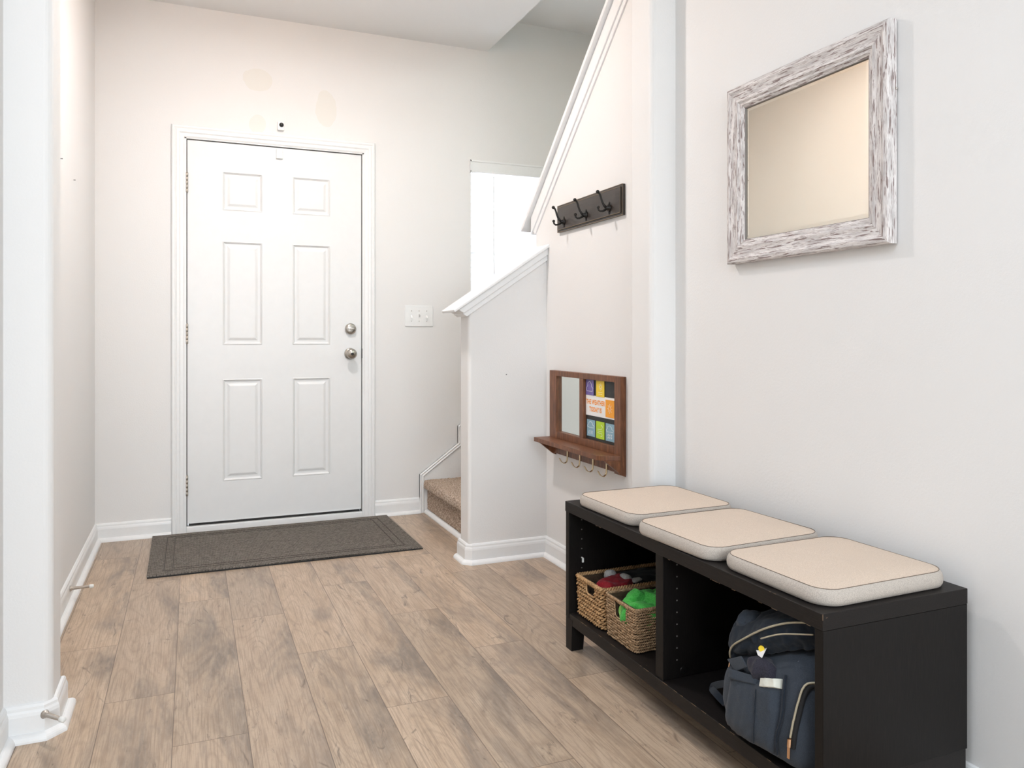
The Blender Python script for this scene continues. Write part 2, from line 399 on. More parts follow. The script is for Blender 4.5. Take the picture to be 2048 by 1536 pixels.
def fb(p, sc, seed=0, oct=3):
    q = Vector(p)*sc+Vector((seed*13.1, seed*7.7, seed*3.3)); return noise.fractal(q, 1.0, 2.0, oct)
def ridge(p, sc, seed=0):
    q = Vector(p)*sc+Vector((seed*13.1, seed*7.7, seed*3.3)); return 1-abs(noise.noise(q))*2
def superell(c, half, e=3.0, nu=64, nv=40, disp=None, rot=0.0, warp=None):
    """closed rounded-box mesh; disp(p_unit, normal) -> displacement in metres"""
    c = Vector(c); vs = []; fs = []
    def sp(v, k): return math.copysign(abs(v)**k, v)
    k = 2.0/e
    for i in range(nv+1):
        ph = -PI/2+PI*i/nv
        for j in range(nu):
            th = 2*PI*j/nu
            u = Vector((sp(math.cos(ph), k)*sp(math.cos(th), k), sp(math.cos(ph), k)*sp(math.sin(th), k), sp(math.sin(ph), k)))
            p = Vector((u.x*half[0], u.y*half[1], u.z*half[2]))
            if disp:
                nn = Vector((u.x/half[0], u.y/half[1], u.z/half[2]))
                if nn.length > 0: nn.normalize()
                p += nn*disp(p)
            if warp: p = warp(p)
            cr, sr = math.cos(rot), math.sin(rot)
            p = Vector((p.x*cr-p.y*sr, p.x*sr+p.y*cr, p.z))
            vs.append(c+p)
    for i in range(nv):
        for j in range(nu): fs.append((i*nu+j, i*nu+(j+1) % nu, (i+1)*nu+(j+1) % nu, (i+1)*nu+j))
    return vs, fs
def arc(cx, cy, r, a0, a1, n=6):
    return [(cx+r*math.cos(math.radians(a0+(a1-a0)*i/n)), cy+r*math.sin(math.radians(a0+(a1-a0)*i/n))) for i in range(n+1)]

# ------------------------------------------------------------------ setting
CZ = 2.777; HZ = 2.985; D = 4.40; XS = 1.56; XR = 1.60
# floor: one mesh of planks
bm = bmesh.new(); uvl = bm.loops.layers.uv.new('plank'); cl = bm.loops.layers.float_color.new('tint')
random.seed(4); PW = 0.183; PL = 1.132; X0 = -0.228
joint = {-1: 2.905, 0: 2.454, 1: 2.131, 2: 2.995, 3: 2.594, 4: 2.125, 5: 2.826, 6: 2.419, 7: 3.224, 8: 2.70, 9: 2.2, 10: 3.0, 11: 2.5}
for r in range(-19, 20):
    j = joint.get(r, random.uniform(2, 3.1))
    for k in range(-7, 3):
        ya, yb = j+k*PL, j+(k+1)*PL
        xa = X0+r*PW; xb = xa+PW
        cxa, cxb, cya, cyb = max(xa, -3.6), min(xb, 2.75), max(ya, -3.1), min(yb, 4.55)
        if cxb <= cxa or cyb <= cya: continue
        vs = [bm.verts.new(p) for p in ((cxa, cya, 0), (cxb, cya, 0), (cxb, cyb, 0), (cxa, cyb, 0))]
        f = bm.faces.new(vs); t = (random.random(), random.random(), random.random(), 1)
        for lp in f.loops:
            lp[uvl].uv = (lp.vert.co.x-xa, lp.vert.co.y-ya); lp[cl] = t
me = bpy.data.meshes.new('floor'); bm.to_mesh(me); bm.free(); me.materials.append(M['plank_floor'])
fl = bpy.data.objects.new('floor', me); COL.objects.link(fl);WORLD['floor'] = Vector((0, 0, 0)); tag(fl, 'greyish tan wood-look plank floor', None, None, 'structure')
MB().box(-3.6, 2.75, -3.1, 4.6, -0.12, -0.002).build('floor_slab', M['dark_gap'], fl)

def st(o): o['kind'] = 'structure'; return o
# left wall with the stub of the opening
P = [(-0.445, 0.6), (-0.445, 2.32)]+arc(-0.357, 2.342, 0.022, -90, 0)+arc(-0.357, 2.448, 0.022, 0, 90)+[(-0.45, 2.47), (-0.45, D), (-0.60, D), (-0.60, 0.6)]
st(MB().prism(P, 'z', 0, CZ).build('wall_left', M['wall_paint'], smooth=False))
P = [(XR, -3.1), (XR, 2.32)]+[(1.522+0.022*math.cos(math.radians(a)), 2.342+0.022*math.sin(math.radians(a))) for a in (-90, -105, -120, -135, -150, -165, -180)]+[(1.522+0.022*math.cos(math.radians(a)), 2.448+0.022*math.sin(math.radians(a))) for a in (180, 165, 150, 135, 120, 105, 90)]+[(1.80, 2.47), (1.80, -3.1)]
st(MB().prism(P, 'z', 0, CZ).build('wall_right', M['wall_paint']))
# header across the opening
st(MB().box(-0.336, 1.501, 2.32, 2.47, 2.50, CZ).build('wall_header', M['wall_paint'], bevel=0.012))
# back wall with door and window openings
bw = MB(); Yb = D+0.16
WX0, WX1, WZ0, WZ1 = 1.562, 2.44, 1.00, 2.105
DX0, DX1, DZ1 = -0.045, 0.922, 2.098
for x0, x1, z0, z1 in ((-0.60, DX0, 0, HZ), (DX0, DX1, DZ1, HZ), (DX1, WX0, 0, HZ), (WX0, WX1, 0, WZ0), (WX0, WX1, WZ1, HZ), (WX1, 2.77, 0, HZ)):
    bw.box(x0, x1, D, Yb, z0, z1)
wb = st(bw.build('wall_back', M['wall_paint_back']))
# ceiling
st(MB().box(-3.75, 1.669, 2.40, D, CZ, HZ+0.1).box(-3.75, 1.80, -3.2, 2.40, CZ, HZ+0.1).build('ceiling', M['ceiling_paint']))
st(MB().box(1.669, 2.77, 2.3, Yb, HZ, HZ+0.1).build('ceiling_stair', M['ceiling_paint']))
st(MB().box(2.62, 2.77, 2.3, D, 0, HZ).build('wall_stair_side', M['wall_paint']))
st(MB().box(1.80, 2.62, 2.3, 2.42, 0, HZ).build('wall_stair_end', M['wall_paint']))
# rest of the room behind the camera
st(MB().box(-3.75, 1.8, -3.25, -3.1, 0, CZ).build('wall_front', M['wall_paint']))
st(MB().box(-3.75, -3.6, -3.1, 0.75, 0, CZ).build('wall_far_left', M['wall_paint']))
st(MB().box(-3.6, -0.60, 0.60, 0.75, 0, CZ).build('wall_behind_left', M['wall_paint']))
# stair wall (parallel to the bench wall) and low wall in front of the stairs
def zc(y): return 1.753-0.93*(y-3.369)          # upper edge of the sloped cap
st(MB().prism([(2.46, 0), (3.44, 0), (3.44, zc(3.44)-0.05), (2.46, zc(2.46)-0.05)], 'x', XS, 1.68).build('wall_stair', M['wall_paint']))
def kc(x): return 1.16+0.67*(x-1.089)
st(MB().prism([(1.167, 0), (1.59, 0), (1.59, kc(1.59)-0.025), (1.167, kc(1.167)-0.025)], 'y', 3.32, 3.44).build('wall_stair_low', M['wall_paint'], bevel=0.016, seg=4))
# sloped wall caps
tr = st(MB().prism([(3.553, zc(3.553)), (3.553, zc(3.553)-0.02), (3.525, zc(3.525)-0.028), (2.46, zc(2.46)-0.028), (2.46, zc(2.46))], 'x', 1.526, 1.714).build('trim_1', M['trim_paint'], bevel=0.003))
def layer(a, bb, x0, x1, y1): return MB().prism([(y1, zc(y1)-a), (y1-0.02*(bb>0.12), zc(y1-0.02*(bb>0.12))-bb), (2.465, zc(2.465)-bb), (2.465, zc(2.465)-a)], 'x', x0, x1)
layer(0.027, 0.116, 1.546, 1.694, 3.475).build('molding', M['trim_paint'], tr, bevel=0.004)
layer(0.110, 0.147, 1.553, 1.687, 3.462).build('molding', M['trim_paint'], tr, bevel=0.003)
tr = st(MB().prism([(1.085, kc(1.085)), (1.092, kc(1.092)-0.016), (1.57, kc(1.57)-0.018), (1.57, kc(1.57))], 'y', 3.288, 3.472).build('trim_2', M['trim_paint'], bevel=0.003))
MB().prism([(1.112, kc(1.112)-0.017), (1.140, kc(1.140)-0.052), (1.565, kc(1.565)-0.052), (1.565, kc(1.565)-0.017)], 'y', 3.302, 3.458).build('molding', M['trim_paint'], tr, bevel=0.004)
MB().prism([(1.136, kc(1.136)-0.050), (1.157, kc(1.157)-0.078), (1.564, kc(1.564)-0.078), (1.564, kc(1.564)-0.050)], 'y', 3.310, 3.450).build('molding', M['trim_paint'], tr, bevel=0.003)

# baseboards with shoe molding
BB = [(0, 0), (0.014, 0), (0.014, 0.062), (0.0125, 0.070), (0.010, 0.076), (0.0095, 0.083), (0.006, 0.089), (0.0, 0.091)]
SH = [(0.0135, 0.0)]+[(0.0135+0.019*math.cos(a), 0.019*math.sin(a)) for a in [PI/2*i/6 for i in range(7)]]
def base(name, path):
    o = st(MB().sweep(path, BB, lambda x, y, h: (x, y, h)).build(name, M['trim_paint']))
    MB().sweep(path, SH, lambda x, y, h: (x, y, h)).build('shoe_molding', M['trim_paint'], o)
    return o
base('baseboard_left', [(-0.445, 0.6), (-0.445, 2.32), (-0.357, 2.32), (-0.335, 2.342), (-0.335, 2.47), (-0.45, 2.47), (-0.45, D), (-0.097, D)])
base('baseboard_back', [(0.974, D), (1.240, D)])
base('baseboard_stair', [(1.167, 3.445), (1.167, 3.338), (1.185, 3.32), (XS, 3.32), (XS, 2.47)])
base('baseboard_right', [(1.50, 2.47), (1.50, 2.342), (1.522, 2.32), (XR, 2.32), (XR, -3.1)])

# ------------------------------------------------------------------ entry door
YD = D+0.006
def door_face():
    m = MB(); x0, x1, z0, z1 = -0.020, 0.898, 0.050, 2.075
    pans = [(0.150, 0.362), (0.513, 0.727)]; rows = [(0.258, 0.812), (0.988, 1.552), (1.710, 1.926)]
    xs = [x0, pans[0][0], pans[0][1], pans[1][0], pans[1][1], x1]
    zs = [z0]+[z for r in rows for z in r]+[z1]
    for i in range(5):
        for j in range(7):
            if i in (1, 3) and j in (1, 3, 5):
                a, bq, c, d = xs[i], xs[i+1], zs[j], zs[j+1]
                rings = [(0, 0), (0.004, 0.0), (0.008, -0.0022), (0.011, 0.0015), (0.017, 0.0072), (0.026, 0.0072), (0.030, 0.0062), (0.040, 0.0012), (0.044, 0.0006)]
                for (o1, h1), (o2, h2) in zip(rings, rings[1:]):
                    q1 = [(a+o1, YD+h1, c+o1), (bq-o1, YD+h1, c+o1), (bq-o1, YD+h1, d-o1), (a+o1, YD+h1, d-o1)]
                    q2 = [(a+o2, YD+h2, c+o2), (bq-o2, YD+h2, c+o2), (bq-o2, YD+h2, d-o2), (a+o2, YD+h2, d-o2)]
                    m.add(q1+q2, [(k, (k+1) % 4, (k+1) % 4+4, k+4) for k in range(4)])
                o, h = rings[-1]
                m.add([(a+o, YD+h, c+o), (bq-o, YD+h, c+o), (bq-o, YD+h, d-o), (a+o, YD+h, d-o)], [(0, 1, 2, 3)])
            else:
                m.add([(xs[i], YD, zs[j]), (xs[i+1], YD, zs[j]), (xs[i+1], YD, zs[j+1]), (xs[i], YD, zs[j+1])], [(0, 1, 2, 3)])
    yb = YD+0.044
    m.add([(x0, YD, z0), (x1, YD, z0), (x1, YD, z1), (x0, YD, z1), (x0, yb, z0), (x1, yb, z0), (x1, yb, z1), (x0, yb, z1)],
          [(0, 4, 5, 1), (1, 5, 6, 2), (2, 6, 7, 3), (3, 7, 4, 0), (4, 7, 6, 5)])
    return m
door = st(door_face().build('door_1', M['door_paint'], norm=False)); door['label'] = 'white six-panel entry door with nickel knob and deadbolt'
# casing (mitred) and jamb
prof = [(0, 0), (0, -0.008), (0.006, -0.011), (0.020, -0.012), (0.026, -0.016), (0.036, -0.017), (0.044, -0.014), (0.050, -0.017), (0.057, -0.017), (0.062, -0.012), (0.062, 0)]
cs = MB().sweep([(-0.034, 0.0), (-0.034, 2.085), (0.912, 2.085), (0.912, 0.0)], prof, lambda x, z, h: (x, D+h, z), side=1)
cs.build('casing', M['trim_paint'], door)
MB().box(-0.045, -0.0245, D-0.006, Yb, 0, 2.098).box(0.9025, 0.922, D-0.006, Yb, 0, 2.098).box(-0.045, 0.922, D-0.006, Yb, 2.0795, 2.098).build('jamb', M['trim_paint'], door)
MB().box(-0.0246, -0.019, YD+0.008, YD+0.03, 0.03, 2.078).box(0.897, 0.9026, YD+0.008, YD+0.03, 0.03, 2.078).box(-0.024, 0.902, YD+0.008, YD+0.03, 2.0745, 2.080).build('weatherstrip', M['dark_gap'], door)
MB().box(-0.0245, 0.9025, D-0.012, Yb, 0.0, 0.036).build('threshold', M['trim_paint'], door, bevel=0.004)
MB().box(-0.014, 0.890, YD+0.006, YD+0.036, 0.036, 0.050).build('door_sweep', M['dark_gap'], door)
MB().box(-0.008, 0.892, YD-0.003, YD+0.001, 0.050, 0.057).build('bottom_strip', M['trim_paint'], door)
for z in (1.848, 1.050, 0.250):
    hg = MB()
    for k in range(5): hg.lathe([(0, 0.0055), (0.0005, 0.0066), (0.0195, 0.0066), (0.020, 0.0055)], (-0.0225, YD-0.008, z-0.052+k*0.021), (0, 0, 1), 14)
    h = hg.lathe([(0, 0.003), (0.003, 0.006), (0.004, 0.0055)], (-0.0225, YD-0.008, z+0.053), (0, 0, 1), 12).build('hinge', M['nickel_hinge'], door, smooth=True)
    MB().box(-0.0325, -0.0235, YD-0.0085, YD-0.004, z-0.051, z+0.052).build('hinge_leaf', M['nickel_hinge'], h)
# deadbolt and knob
db = MB().lathe([(0, 0.031), (0.008, 0.0325), (0.016, 0.030), (0.021, 0.022), (0.023, 0.010)], (0.836, YD, 1.080), (0, -1, 0), 40).build('deadbolt', M['nickel'], door, smooth=True)
MB().lathe([(0, 0.008), (0.004, 0.008)], (0.836, YD-0.022, 1.080), (0, -1, 0), 20).box(0.818, 0.854, YD-0.037, YD-0.025, 1.0765, 1.0835).build('thumb_turn', M['nickel'], db, bevel=0.002)
kb = MB().lathe([(0, 0.032), (0.005, 0.033), (0.010, 0.029), (0.013, 0.016), (0.026, 0.0115), (0.034, 0.013), (0.040, 0.021), (0.047, 0.0275), (0.056, 0.0295), (0.063, 0.0265), (0.069, 0.018), (0.0715, 0.009), (0.072, 0.0085)], (0.834, YD, 0.939), (0, -1, 0), 40).build('door_knob', M['nickel'], door, smooth=True)
MB().lathe([(0, 0.0085), (0.004, 0.008), (0.005, 0.006)], (0.834, YD-0.070, 0.939), (0, -1, 0), 24).box(0.8335, 0.8345, YD-0.0765, YD-0.07, 0.934, 0.944).build('lock_button', M['black_iron'], kb)
MB().box(0.9005, 0.9085, YD-0.0115, YD-0.004, 0.912, 0.968).build('strike_plate', M['black_iron'], door, bevel=0.002)

# ------------------------------------------------------------------ window in the stair wall
win = st(MB().box(WX0, WX0+0.05, D+0.10, D+0.15, WZ0, WZ1).box(WX1-0.05, WX1, D+0.10, D+0.15, WZ0, WZ1).box(WX0+0.05, WX1-0.05, D+0.10, D+0.15, WZ1-0.05, WZ1).box(WX0+0.05, WX1-0.05, D+0.10, D+0.15, WZ0, WZ0+0.05).box(WX0+0.05, WX1-0.05, D+0.105, D+0.145, 1.53, 1.57).build('window_1', M['trim_paint']))
MB().box(WX0+0.05, WX1-0.05, D+0.122, D+0.126, WZ0+0.05, WZ1-0.05).build('pane', M['window_glass'], win)
MB().box(WX0-0.02, WX1+0.02, D-0.02, D+0.10, WZ0-0.02, WZ0).build('window_sill', M['trim_paint'], win, bevel=0.004)
bl = empty('window_blind', (2.0, D+0.04, WZ0+0.02), 'white horizontal slat blind glowing with daylight in the stair window', 'blind')
MB().prism([(D-0.014, 2.032), (D-0.014, 2.095), (D-0.010, 2.103), (D+0.052, 2.103), (D+0.052, 2.095), (D-0.004, 2.095), (D-0.004, 2.032), (D-0.008, 2.028)], 'x', 1.556, WX1-0.002).build('valance', M['trim_paint'], bl)
MB().box(1.553, WX1-0.002, D-0.018, D-0.013, 2.030, 2.040).box(1.553, WX1-0.002, D-0.018, D-0.013, 2.093, 2.104).box(1.553, 1.5605, D-0.018, D+0.0, 2.028, 2.104).build('valance_trim', M['trim_paint'], bl, bevel=0.001)
MB().box(1.57, WX1-0.01, D+0.010, D+0.045, 2.045, 2.094).build('head_rail', M['plastic_white'], bl)
sl = MB(); z = WZ0+0.055
while z < 2.03:
    a = math.radians(62); dy, dz = 0.024*math.cos(a), 0.024*math.sin(a)
    pts = []
    for s_ in (-1, -0.5, 0, 0.5, 1):
        bow = 0.0025*(1-s_*s_)
        pts.append((D+0.040+dy*s_+bow*math.sin(a), z-dz*s_+bow*math.cos(a)))
    for x0, x1 in ((1.572, WX1-0.012),):
        top = [(x0, y, zz+0.0008) for y, zz in pts]+[(x1, y, zz+0.0008) for y, zz in pts]
        bot = [(x0, y, zz-0.0008) for y, zz in pts]+[(x1, y, zz-0.0008) for y, zz in pts]
        n = 5; fs = [(i, i+1, i+1+n, i+n) for i in range(n-1)]+[(i+10, i+n+10, i+1+n+10, i+1+10) for i in range(n-1)]+[(0, 10, 15, 5), (4, 9, 19, 14)]
        sl.add(top+bot, fs)
    z += 0.043
sl.build('slats', M['blind_slat'], bl)
MB().box(1.575, WX1-0.015, D+0.025, D+0.055, WZ0+0.012, WZ0+0.03).build('bottom_rail', M['plastic_white'], bl)
MB().tube([(1.712, D+0.004, 2.035), (1.711, D+0.003, 1.8), (1.713, D+0.003, 1.5), (1.716, D+0.003, 1.36)], 0.0032, 8).build('wand', M['plastic_white'], bl, smooth=True)

# ------------------------------------------------------------------ staircase
stc = empty('staircase', (1.6, 3.92, 0), 'carpeted staircase of tan speckled carpet rising behind the low wall', 'stairs')
def step(x0, x1, z0, z1, y0, y1):
    pr = [(x0, z0), (x0, z1-0.045)]+[(x0-0.022+0.0*k+0.028*(1-math.cos(a))*0-0.010*math.sin(a)*1+0.012*(math.sin(a/2)), z1-0.024-0.022*math.cos(a)) for k, a in enumerate([PI*i/8 for i in range(9)])]
    pr += [(x0+0.02, z1), (x1, z1), (x1, z0)]
    ny = 80; m = MB()
    # fine grid along y so that pile noise roughens the nosing
    P2 = []
    for a, c in zip(pr, pr[1:]):
        L = math.hypot(c[0]-a[0], c[1]-a[1]); k = max(1, int(L/0.006)) if a[0] < x1-0.01 else 1
        for i in range(k): P2.append((a[0]+(c[0]-a[0])*i/k, a[1]+(c[1]-a[1])*i/k))
    P2.append(pr[-1]); n = len(P2); vs = []
    for j in range(ny+1):
        y = y0+(y1-y0)*j/ny
        for (x, zz) in P2:
            d = fb((x, y, zz), 160, 1, 2)*0.0035
            vs.append((x-d if x < x1-0.001 else x, y, max(zz+(d if zz > z0+0.02 else 0), 0)))
    fs = [(j*n+i, j*n+i+1, (j+1)*n+i+1, (j+1)*n+i) for j in range(ny) for i in range(n-1)]
    m.add(vs, fs); return m
step(1.285, 1.56, 0.021, 0.192, 3.446, D-0.014).build('step', M['carpet'], stc, smooth=True)
for k, (x0, x1, zt) in enumerate([(1.54, 1.80, 0.384)]):
    step(x0, 2.612, 0.15, zt, 3.446, D-0.014).build('step', M['carpet'], stc, smooth=True)
MB().prism([(1.70, 3.446), (2.612, 4.380), (2.612, 3.446)], 'z', 0.384, 0.576).build('step', M['carpet'], stc)
for k in range(4):
    MB().box(1.812, 2.612, 2.48, 3.44-0.24*k, 0.576+0.19*k, 0.576+0.19*(k+1)).build('step', M['carpet'], stc)
sk = [(1.240, 0), (1.240, 0.226), (1.476, 0.398), (1.476, 0.50), (2.1, 0.95), (2.1, 0.0)]
q = st(MB().prism(sk, 'y', D-0.012, D+0.0).build('trim_3', M['trim_paint']))
MB().sweep([(1.240, 0.0), (1.240, 0.226), (1.476, 0.398), (1.476, 0.50), (2.1, 0.95)], [(0, 0), (0, -0.016), (-0.006, -0.020), (-0.012, -0.017), (-0.020, -0.020), (-0.026, -0.014), (-0.030, 0)], lambda x, z, h: (x, D+h, z), side=1).build('molding', M['trim_paint'], q)
q = st(MB().prism([(1.262, 0), (1.262, 0.006), (1.266, 0.014), (1.274, 0.020), (1.283, 0.021), (1.283, 0)], 'y', 3.45, D-0.021).build('trim_4', M['trim_paint']))

# ------------------------------------------------------------------ door mat
mt = empty('door_mat', (0.42, 4.0, 0), 'dark grey-brown woven doormat lying in front of the entry door', 'doormat')
q4 = [(-0.178, 3.648), (1.040, 3.640), (1.036, 4.368), (-0.185, 4.368)]
def quadmesh(q4, z0, z1, ins=0.0, nx=60, ny=36, wob=0.0015):
    m = MB(); vs = []
    for lay, zz in ((0, z1), (1, z0)):
        for j in range(ny+1):
            for i in range(nx+1):
                u, v = ins+(1-2*ins)*i/nx, ins+(1-2*ins)*j/ny
                a = Vector((*q4[0], 0)).lerp(Vector((*q4[1], 0)), u); c = Vector((*q4[3], 0)).lerp(Vector((*q4[2], 0)), u)
                p = a.lerp(c, v); wv_ = wob*noise.noise(Vector((p.x*5, p.y*5, 0)))+ (0.0015 if wob else 0)
                vs.append((p.x, p.y, zz+(wv_ if lay == 0 else 0)))
    N = (nx+1)*(ny+1); fs = []
    for j in range(ny):
        for i in range(nx):
            a = j*(nx+1)+i; fs.append((a, a+1, a+nx+2, a+nx+1)); fs.append((a+N, a+nx+1+N, a+nx+2+N, a+1+N))
    for i in range(nx): fs.append((i, i+N, i+1+N, i+1)); k = ny*(nx+1)+i; fs.append((k, k+1, k+1+N, k+N))
    for j in range(ny): a = j*(nx+1); fs.append((a, a+nx+1, a+nx+1+N, a+N)); k = a+nx; fs.append((k, k+N, k+nx+1+N, k+nx+1))
    return m.add(vs, fs)
quadmesh(q4, 0.0050, 0.009).build('woven_top', M['mat_weave'], mt)
quadmesh([(-0.176, 3.643), (1.043, 3.635), (1.036, 4.367), (-0.184, 4.367)], 0.0, 0.0055, wob=0, nx=2, ny=2).build('rubber_backing', M['mat_rubber'], mt)
for ins in (0.055, 0.085):
    g = MB(); xa, xb, ya, yb = -0.178+ins*1.2, 1.036-ins*1.2, 3.645+ins, 4.366-ins
    for a, c in (((xa, ya), (xb, ya)), ((xb, ya), (xb, yb)), ((xb, yb), (xa, yb)), ((xa, yb), (xa, ya))):
        g.tube([(a[0]+(c[0]-a[0])*i/30, a[1]+(c[1]-a[1])*i/30, 0.0106+0.0015*noise.noise(Vector(((a[0]+(c[0]-a[0])*i/30)*5, (a[1]+(c[1]-a[1])*i/30)*5, 0)))) for i in range(31)], 0.0026, 6)
    g.build('woven_line', M['mat_groove'], mt)

# ------------------------------------------------------------------ small things on the back wall
sw = empty('light_switch', (1.237, D, 1.10), 'white three-gang toggle light switch plate between the door and the low stair wall', 'light switch')
MB().box(1.152, 1.322, D-0.006, D, 1.096, 1.218).build('plate', M['plastic_white'], sw, bevel=0.003)
for k, up in ((0, 0), (1, 1), (2, 0)):
    x = 1.191+0.046*k
    MB().box(x-0.006, x+0.006, D-0.0075, D-0.005, 1.143, 1.169).build('toggle_slot', M['plastic_white'], sw)
    dz = 0.012 if up else -0.012
    MB().add([(x-0.004, D-0.006, 1.149), (x+0.004, D-0.006, 1.149), (x+0.004, D-0.006, 1.163), (x-0.004, D-0.006, 1.163),
              (x-0.0035, D-0.019, 1.153+dz), (x+0.0035, D-0.019, 1.153+dz), (x+0.0035, D-0.019, 1.159+dz), (x-0.0035, D-0.019, 1.159+dz)],
             [(0, 1, 2, 3), (4, 7, 6, 5), (0, 4, 5, 1), (1, 5, 6, 2), (2, 6, 7, 3), (3, 7, 4, 0)]).build('toggle', M['plastic_white'], sw)
    for zz in (1.127, 1.187): MB().lathe([(0, 0.003), (0.0012, 0.003), (0.0018, 0.0015)], (x, D-0.006, zz), (0, -1, 0), 12).build('screw', M['nickel'], sw)
sn = empty('motion_sensor', (0.452, D, 2.165), 'tiny white wall sensor with a black eye above the entry door', 'sensor')
MB().box(0.434, 0.470, D-0.022, D, 2.168, 2.214).build('housing', M['plastic_white'], sn, bevel=0.004)
MB().ball((0.455, D-0.022, 2.196), 0.0125, 14).build('lens', M['black_plastic'], sn, smooth=True)
MB().box(0.429, 0.465, YD-0.014, YD-0.0002, 2.014, 2.068).build('door_contact', M['plastic_white'], None, bevel=0.003, label='small white plastic contact sensor stuck to the top edge of the door', cat='sensor')
# nails and marks
def nail(name, p, d, label, cat='nail', r=0.0022, L=0.006, mat='black_iron'):
    return MB().lathe([(0, r*0.6), (L, r*0.6), (L, r), (L+0.001, r)], p, d, 8).build(name, M[mat], label=label, cat=cat)
nail('nail', (-0.45, 3.291, 1.701), (1, 0, 0), 'small dark nail in the left wall, the upper and nearer of two')
nail('nail', (-0.45, 3.633, 1.685), (1, 0, 0), 'small dark nail in the left wall, the lower one nearer the door corner')
nail('nail', (1.352, 3.32, 0.861), (0, -1, 0), 'tiny nail in the low stair wall face', r=0.002)

# ------------------------------------------------------------------ door stops
def stop(p, d, label):
    r = empty('door_stop', p, label, 'door stop', 'spring door stops on the left baseboard')
    d = Vector(d).normalized(); p = Vector(p)
    MB().lathe([(0, 0.011), (0.002, 0.0115), (0.006, 0.008), (0.010, 0.006), (0.012, 0.006)], p, d, 20).build('base', M['nickel_hinge'], r, smooth=True)
    a = d.orthogonal().normalized(); c = d.cross(a); pts = []
    for i in range(421):
        t = i/420; th = t*2*PI*28; rr = 0.0052*(1-0.25*t); pts.append(p+d*(0.010+0.056*t)+(a*math.cos(th)+c*math.sin(th))*rr)
    MB().tube(pts, 0.0013, 5).lathe([(0.008, 0.0036), (0.068, 0.003)], p, d, 10).build('spring', M['nickel_hinge'], r, smooth=True)
    MB().lathe([(0, 0.006), (0.001, 0.0075), (0.012, 0.0075), (0.015, 0.0055)], p+d*0.066, d, 18).build('rubber_tip', M['rubber_white'], r, smooth=True)
stop((-0.436, 3.425, 0.058), (1, 0.05, 0.0), 'nickel spring door stop on the long left baseboard near the doormat')
stop((-0.352, 2.311, 0.060), (0.62, -0.72, 0.03), 'nickel spring door stop on the corner of the near left baseboard')

# ------------------------------------------------------------------ coat rack
cr = empty('coat_rack', (XS-0.01, 2.89, 1.51), 'dark brown coat rack board with three double hooks on the stair wall', 'coat rack')
MB().box(1.547, XS, 2.598, 3.176, 1.512, 1.634).build('backboard', M['board_brown'], cr, bevel=0.002)
MB().box(1.542, 1.548, 2.608, 3.166, 1.522, 1.624).build('raised_panel', M['board_brown'], cr, bevel=0.002)
g = MB()
for (ya, yb, za, zb, xx) in ((2.6085, 3.1655, 1.5225, 1.6235, 1.5418), (2.5985, 3.1755, 1.5125, 1.6335, 1.5468)):
    g.tube([(xx, ya, za), (xx, yb, za), (xx, yb, zb), (xx, ya, zb)], 0.0008, 4, closed=True)
g.build('edge_line', M['gold_line'], cr)
for y in (3.098, 2.889, 2.692):
    hk = MB().lathe([(0, 0.015), (0.004, 0.015), (0.007, 0.011), (0.012, 0.008), (0.018, 0.007)], (1.542, y, 1.552), (-1, 0, 0), 20)
    hk.lathe([(0, 0.006), (0.003, 0.006)], (1.543, y, 1.571), (-1, 0, 0), 10).lathe([(0, 0.006), (0.003, 0.006)], (1.543, y, 1.533), (-1, 0, 0), 10)
    up = [(1.530, y, 1.552), (1.520, y, 1.558), (1.512, y, 1.569), (1.506, y, 1.583), (1.502, y, 1.596), (1.498, y, 1.606), (1.490, y, 1.612)]
    lo = [(1.530, y, 1.550), (1.520, y, 1.542), (1.510, y, 1.537), (1.500, y, 1.536), (1.493, y, 1.541), (1.491, y, 1.550)]
    hk.tube(up, [0.0065, 0.0055, 0.0045, 0.0042, 0.004, 0.0042, 0.005], 10).ball((1.489, y, 1.613), 0.0075, 10)
    hk.tube(lo, [0.006, 0.005, 0.0042, 0.004, 0.004, 0.0045], 10).ball((1.491, y, 1.552), 0.0065, 10)
    hk.build('hook', M['black_iron'], cr, smooth=True)

# ------------------------------------------------------------------ wall organizer with mirror, board and shelf
ws = empty('wall_organizer', (XS-0.02, 2.91, 0.5), 'brown wooden wall organizer with small mirror, board, shelf and hooks on the stair wall', 'wall shelf')
Y0, Y1 = 2.592, 3.232; XF = 1.534
fr = MB().box(XF, XS, 3.163, Y1, 0.56, 0.882).box(XF, XS, 2.901, 2.936, 0.606, 0.858).box(XF, XS, Y0, 2.640, 0.50, 0.882).box(XF, XS, 2.640, 3.163, 0.858, 0.882).box(XF, XS, 2.640, 3.163, 0.575, 0.606)
fr.build('frame', M['stained_wood'], ws, bevel=0.0015)
MB().box(1.552, XS, 2.640, 3.163, 0.606, 0.858).build('back_panel', M['stained_wood'], ws)
MB().box(1.549, 1.553, 2.936, 3.163, 0.606, 0.858).build('mirror_pane', M['mirror_glass_small'], ws)
MB().box(1.549, 1.553, 2.640, 2.901, 0.606, 0.858).build('black_board', M['chalkboard'], ws)
MB().prism([(XS, Y1+0.004), (1.456, Y1+0.004), (1.456, 2.645), (1.472, 2.622), (XF, Y0+0.0015), (XS-0.001, Y0+0.0015)], 'z', 0.556, 0.575).build('shelf', M['stained_wood'], ws, bevel=0.001)
MB().box(1.545, XS, 2.645, Y1, 0.502, 0.556).build('hook_rail', M['stained_wood'], ws, bevel=0.001)
for ya, yb in ((3.212, 3.226), (Y0+0.002, 2.610)):
    MB().prism([(1.470, 0.556), (XS, 0.556), (XS, 0.492), (1.545, 0.497)], 'y', ya, yb).build('bracket', M['stained_wood'], ws)
